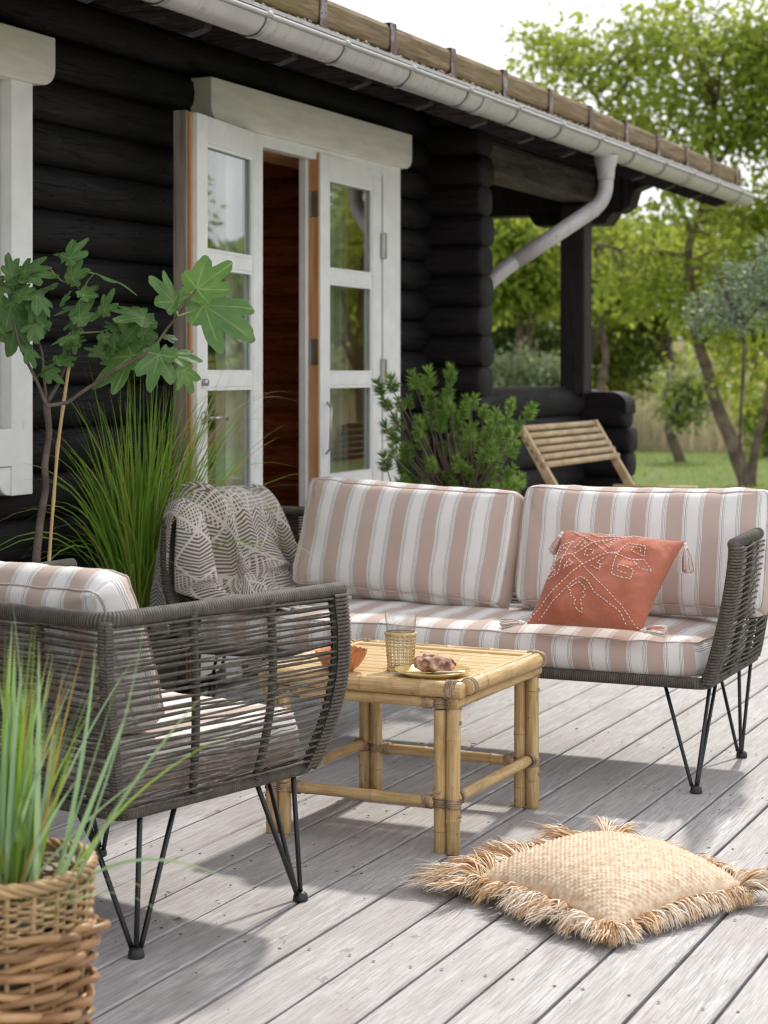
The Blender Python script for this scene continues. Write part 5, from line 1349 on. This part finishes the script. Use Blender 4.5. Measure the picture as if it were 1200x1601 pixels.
# ---------------- garden trees
def tree(name, label, cat, base, stems, crowns, nleaf, lsize, mats, seed, bark='bark_dark', group=None, clump=.16, per=26, twig=True, squash=.8, kind=None):
    """stems: list of (points, r0, r1); crowns: (centre, (rx, ry, rz), weight)"""
    rg = np.random.default_rng(seed); r = thing(name, label, cat, base, 0, group); B0 = Vector(base)
    b = MB(); nodes = []
    for i, (pts, r0, r1) in enumerate(stems):
        p = [Vector(q)-B0 for q in pts]; q2 = []
        for k_ in range(len(p)-1):
            for j in range(4): q2.append(p[k_].lerp(p[k_+1], j/4)+Vector((mnoise.noise(Vector((k_+j*.3, seed, i))), mnoise.noise(Vector((k_+j*.3, seed+5, i))), 0))*r0*.35)
        q2.append(p[-1]); rs = [r0+(r1-r0)*k_/(len(q2)-1) for k_ in range(len(q2))]
        if i == 0:
            bt = MB(); bt.tube(q2, rs, 12); bt.build('trunk', M[bark], r)
        else: b.tube(q2, rs, 8)
        nodes += q2[len(q2)//3:]
    wts = np.array([c[2] for c in crowns], float); wts /= wts.sum(); Cs, As, Bs = [], [], []
    nn = np.array([list(n_) for n_ in nodes])
    for (c, rad, _), w_ in zip(crowns, wts):
        nc = max(2, int(nleaf*w_/per)); d = unit(rg.normal(size=(nc, 3))); rr2 = rg.random(nc)**.42
        cc = np.array(list(Vector(c)-B0))+d*rr2[:, None]*np.array(rad)
        keep = np.array([mnoise.noise(Vector(x*1.1/max(.5, rad[0]*.55))+Vector((seed, 0, 0))) for x in cc]) > -.22; cc = cc[keep]
        for x in cc[:: 1]:
            if twig and rg.random() < .42:
                k_ = np.argmin(((nn-x)**2).sum(1)); a_ = Vector(nn[k_]); e = Vector(x); m_ = a_.lerp(e, .5)+Vector((0, 0, .12*(e-a_).length))
                L_ = (e-a_).length; b.tube([a_, m_, e], [.008+.008*L_, .006+.004*L_, .003], 5, caps=False)
        cl = np.repeat(cc, per, 0); n_ = len(cl); off = rg.normal(size=(n_, 3))*clump*np.array([1, 1, squash]); pos = cl+off
        dr = unit(off+rg.normal(size=(n_, 3))*clump*.8+[0, 0, -clump*.5]); sd = unit(np.cross(dr, rg.normal(size=(n_, 3))+[0, 0, 1.2])); sz = lsize*rg.uniform(.6, 1.25, n_)[:, None]
        Cs.append(pos); As.append(dr*sz*.5); Bs.append(sd*sz*.24)
    if b.n: b.build('limbs', M[bark], r)
    me = quads_mesh('crown', np.concatenate(Cs), np.concatenate(As), np.concatenate(Bs), mats); link('crown', me, None, r, smooth=False)
    return r
def E(u, v, Z, ru, rv, w=None, dep=None):
    s = Z/FOC; return (P(u, v, Z), (ru*s, (dep or ru*s), rv*s), w or ru*rv)
Z = 23.5; b0 = P(1172, 755, Z); b0.z = ground_z(b0.x, b0.y)-.05
stems = [([b0, P(1160, 735, Z), P(1140, 680, Z), P(1112, 610, Z), P(1092, 540, Z), P(1078, 450, Z), P(1076, 395, Z), P(1088, 350, Z), P(1110, 270, Z), P(1120, 170, Z)], .115, .02),
         ([P(1078, 400, Z), P(1030, 395, Z), P(980, 392, Z), P(925, 380, Z-.3)], .035, .015), ([P(1084, 370, Z), P(1050, 300, Z), P(1000, 230, Z), P(930, 150, Z), P(880, 100, Z)], .04, .012),
         ([P(1110, 270, Z), P(1160, 200, Z), P(1210, 110, Z)], .045, .015), ([b0, P(1180, 700, Z), P(1196, 640, Z), P(1210, 560, Z)], .07, .03), ([P(1092, 540, Z), P(1150, 480, Z+.5), P(1210, 400, Z+.5)], .05, .015)]
tree('ash_tree', 'large airy tree with leaning brown trunk rising above the right end of the roof', 'tree', b0, stems,
     [E(960, 120, Z, 130, 90, dep=1.2), E(870, 85, Z, 70, 60), E(1075, 70, Z, 130, 85, dep=1.2), E(1190, 110, Z, 110, 120), E(1020, 215, Z, 140, 50), E(1120, 200, Z, 90, 60), E(1190, 420, Z, 90, 90), E(1090, 470, Z, 110, 75), E(980, 440, Z, 80, 60), E(1170, 580, Z, 70, 60), E(1240, 200, Z, 100, 200), E(1085, 335, Z, 110, 48), E(1170, 330, Z, 70, 45)],
     24500, .125, [M['leaf_tree'], M['leaf_bright']], 11, clump=.15, per=22)
Z = 33; 
def gz(p): p = Vector(p); p.z = ground_z(p.x, p.y)-.05; return p
def bushy(name, label, u, v, Z, ru, rv, n, ls, mats, seed, group=None, cat='tree', clump=.22, parts=None, bright=None):
    b0 = gz(P(u, 585, Z)); c = P(u, v, Z); rg = random.Random(seed); s = Z/FOC
    st = [([b0, (b0+c)/2+Vector((rg.uniform(-.3, .3), 0, 0)), c], .10, .04)]+[([(b0+c)/2, c+Vector((rg.uniform(-.7, .7)*ru*s, rg.uniform(-.5, .5)*ru*s, rg.uniform(0, .6)*rv*s))], .05, .015) for _ in range(4)]
    cr = [E(u, v, Z, ru*.75, rv*.75)]+([E(u, v+rv*.9, Z, ru*.8, rv*.7)] if cat == 'bush' else [])+[E(u+rg.uniform(-.7, .7)*ru, v+rg.uniform(-.6, .7)*rv, Z+rg.uniform(-.4, .4)*ru*s, ru*.42, rv*.36) for _ in range(6)]
    return tree(name, label, cat, b0, st, cr, n, ls, mats, seed, group=group, clump=clump, per=24, twig=False)
GT = 'trees behind the porch'
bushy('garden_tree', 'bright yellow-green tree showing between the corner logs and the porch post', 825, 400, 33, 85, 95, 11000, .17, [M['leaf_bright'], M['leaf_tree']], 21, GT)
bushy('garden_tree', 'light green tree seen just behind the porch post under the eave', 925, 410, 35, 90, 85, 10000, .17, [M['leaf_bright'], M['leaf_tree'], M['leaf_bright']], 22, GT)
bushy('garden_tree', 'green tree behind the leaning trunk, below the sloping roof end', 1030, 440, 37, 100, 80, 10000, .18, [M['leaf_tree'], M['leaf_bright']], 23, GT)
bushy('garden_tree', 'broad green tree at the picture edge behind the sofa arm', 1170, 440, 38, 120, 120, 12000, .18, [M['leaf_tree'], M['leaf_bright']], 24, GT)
bushy('garden_bush', 'dark green bush low between the corner logs and porch post', 815, 520, 36, 80, 50, 6000, .15, [M['leaf_dark']], 25, 'bushes behind the porch', 'bush')
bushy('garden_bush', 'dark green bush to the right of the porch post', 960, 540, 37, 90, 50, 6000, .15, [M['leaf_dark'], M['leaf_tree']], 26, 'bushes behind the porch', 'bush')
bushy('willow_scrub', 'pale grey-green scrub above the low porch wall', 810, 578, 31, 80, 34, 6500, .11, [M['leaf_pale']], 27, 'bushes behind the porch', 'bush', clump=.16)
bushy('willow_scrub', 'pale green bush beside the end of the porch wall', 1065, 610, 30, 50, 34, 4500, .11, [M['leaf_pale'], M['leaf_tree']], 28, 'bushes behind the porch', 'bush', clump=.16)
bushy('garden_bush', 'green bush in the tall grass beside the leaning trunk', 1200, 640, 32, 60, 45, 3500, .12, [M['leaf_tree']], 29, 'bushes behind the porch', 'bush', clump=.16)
# trees further right along the garden edge
for i, (x_, y_, h_, r_) in enumerate([(5.5, 31, 4.6, 2.4), (10.0, 29, 4.8, 2.4), (13.5, 25, 4.9, 2.6), (19, 21, 4.8, 2.6), (16, 15, 3.4, 1.8), (21, 28, 5.5, 3.0), (21, 12, 4.0, 2.2), (9, 37, 5.5, 2.8)]):
    b0 = gz((x_, y_, 0)); c = Vector((x_, y_, h_-1.2))
    tree('garden_tree', ['round green tree well to the right of the deck', 'bushy tree standing right of the deck corner', 'taller tree at the right garden edge', 'green tree far to the right of the cabin', 'small tree near the right deck side', 'tall tree at the far right edge', 'low tree level with the sofa on the right', 'tall tree beyond the right-hand lawn'][i], 'tree', b0,
         [([b0, (x_+.1, y_, 1.2), c], .11, .05)]+[([(x_+.1, y_, 1.2), c+Vector((cos(k_*1.6)*r_*.6, sin(k_*1.6)*r_*.6, .5))], .05, .015) for k_ in range(4)],
         [(c, (r_*.8, r_*.8, r_*.75), 4)]+[(c+Vector((cos(k_*1.25)*r_*.7, sin(k_*1.25)*r_*.7, random.uniform(-.6, .7))), (r_*.4,)*3, 1) for k_ in range(5)], 5200, .22, [M['leaf_tree'], M['leaf_bright']], 60+i, group='trees right of the deck', clump=.28, per=24, twig=False)
# olive standard at the edge of the lawn
Z = 14.0; ob = gz(P(1158, 900, Z)); tree('olive_standard', 'slim grey-green standard tree on a thin bare stem in front of the leaning trunk', 'tree', ob,
     [([ob, P(1156, 700, Z), P(1160, 610, Z), P(1163, 540, Z), P(1160, 490, Z)], .017, .011)]+[([P(1161, 510, Z), P(1160+dx, 450+dy, Z+dz)], .010, .004) for dx, dy, dz in ((-90, 10, .1), (-50, -40, -.2), (20, -50, .2), (60, -10, 0), (-20, 20, .3))],
     [E(1180, 455, Z, 75, 60), E(1125, 490, Z, 55, 34), E(1215, 420, Z, 50, 60)], 2800, .050, [M['leaf_olive']], 41, 'bark', clump=.06, per=16)
# far woods: a belt of foliage too distant to tell apart
N = 42000; uu = rng.uniform(-60, 1, N); xx = rng.uniform(-62, 60, N); yy = 58+rng.uniform(0, 9, N)+.0006*xx**2
top = np.array([4.8+1.4*mnoise.noise(Vector((float(q)*.10, 3, 0)))+.8*mnoise.noise(Vector((float(q)*.35, 7, 0))) for q in xx]); zz = 1.0+top*rng.random(N)**.75
pos = np.stack([xx, yy, zz], 1); dr = unit(rng.normal(size=(N, 3))); sd = unit(np.cross(dr, rng.normal(size=(N, 3)))); sz = rng.uniform(.35, .75, N)[:, None]
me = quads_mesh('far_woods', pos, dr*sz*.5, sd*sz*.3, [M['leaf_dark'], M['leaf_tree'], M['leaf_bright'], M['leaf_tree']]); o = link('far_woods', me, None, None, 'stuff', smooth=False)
o['label'] = 'distant belt of mixed green woodland behind the garden'; o['category'] = 'woods'
N = 30000; xx = rng.uniform(-20, 12, N); yy = rng.uniform(41.5, 50, N); k_ = np.array([mnoise.noise(Vector((float(a_)*.35, float(c_)*.3, 2))) for a_, c_ in zip(xx, yy)])
zz = np.array([ground_z(a_, c_) for a_, c_ in zip(xx, yy)])+rng.random(N)*np.clip(1.3+1.6*k_, .3, 3.0)
pos = np.stack([xx, yy, zz], 1); dr = unit(rng.normal(size=(N, 3))); sd = unit(np.cross(dr, rng.normal(size=(N, 3)))); sz = rng.uniform(.14, .34, N)[:, None]
me = quads_mesh('undergrowth', pos, dr*sz*.5, sd*sz*.3, [M['leaf_pale'], M['leaf_tree'], M['straw'], M['leaf_bright']]); o = link('undergrowth', me, None, None, 'stuff', smooth=False)
o['label'] = 'rough mixed scrub between the dry grass and the trees'; o['category'] = 'undergrowth'
# grasses
def field(name, label, n, xr, yr, h0, h1, w0, mats, clumpy=0, lean=.25):
    x_ = rng.uniform(*xr, n); y_ = rng.uniform(*yr, n); z_ = np.array([ground_z(a_, c_) for a_, c_ in zip(x_, y_)])
    if clumpy:
        k_ = np.array([mnoise.noise(Vector((float(a_)*.5, float(c_)*.5, 1))) for a_, c_ in zip(x_, y_)]); sc = np.clip(1+k_*clumpy, .25, 2)
    else: sc = np.ones(n)
    base = np.stack([x_, y_, z_-.02], 1); h = rng.uniform(h0, h1, n)*sc; tip = base+np.stack([rng.normal(0, lean, n)*h, rng.normal(0, lean, n)*h, h], 1); ctrl = (base+tip)/2+np.stack([np.zeros(n), np.zeros(n), h*.2], 1)
    me = blades_mesh(name, base, tip, ctrl, np.full(n, w0), mats, rng.integers(0, len(mats), n), 2); o = link(name, me, None, None, 'stuff', smooth=False); o['label'] = label; o['category'] = 'grass'
field('lawn_grass', 'short green lawn beyond the deck', 42000, (-14, 9), (12.9, 33), .04, .10, .014, [M['lawn_blade'], M['lawn_blade'], M['blade_g']])
field('dry_grass', 'tall tan dry grass behind the lawn', 26000, (-16, 9), (32.5, 42), .45, .95, .016, [M['straw'], M['straw'], M['straw'], M['leaf_pale']], .7)

# bits of leaf, bark and grit lying on the boards
rn = random.Random(77); b = MB()
for i in range(170):
    x_, y_ = rn.uniform(-3.3, -.7), rn.uniform(3.0, 7.5)
    if i < 60: x_, y_ = rn.gauss(-2.2, .35), rn.gauss(3.7, .5)
    s_ = rn.uniform(.0015, .005) if i % 6 else rn.uniform(.006, .012); a_ = rn.uniform(0, 6.3); l_ = Vector((cos(a_), sin(a_), 0)); w_ = Vector((-sin(a_), cos(a_), 0)); c_ = Vector((x_, y_, .0045))
    b.add([c_-l_*s_, c_+w_*s_*.45+Vector((0, 0, s_*.3)), c_+l_*s_, c_-w_*s_*.45, c_+Vector((0, 0, -.0012))], [(0, 3, 2, 1), (0, 1, 4), (1, 2, 4), (2, 3, 4), (3, 0, 4)])
o = b.build('leaf_litter', M['bark'], None, 'stuff', smooth=False); o['label'] = 'scattered crumbs of dry leaf and grit on the deck boards'; o['category'] = 'litter'
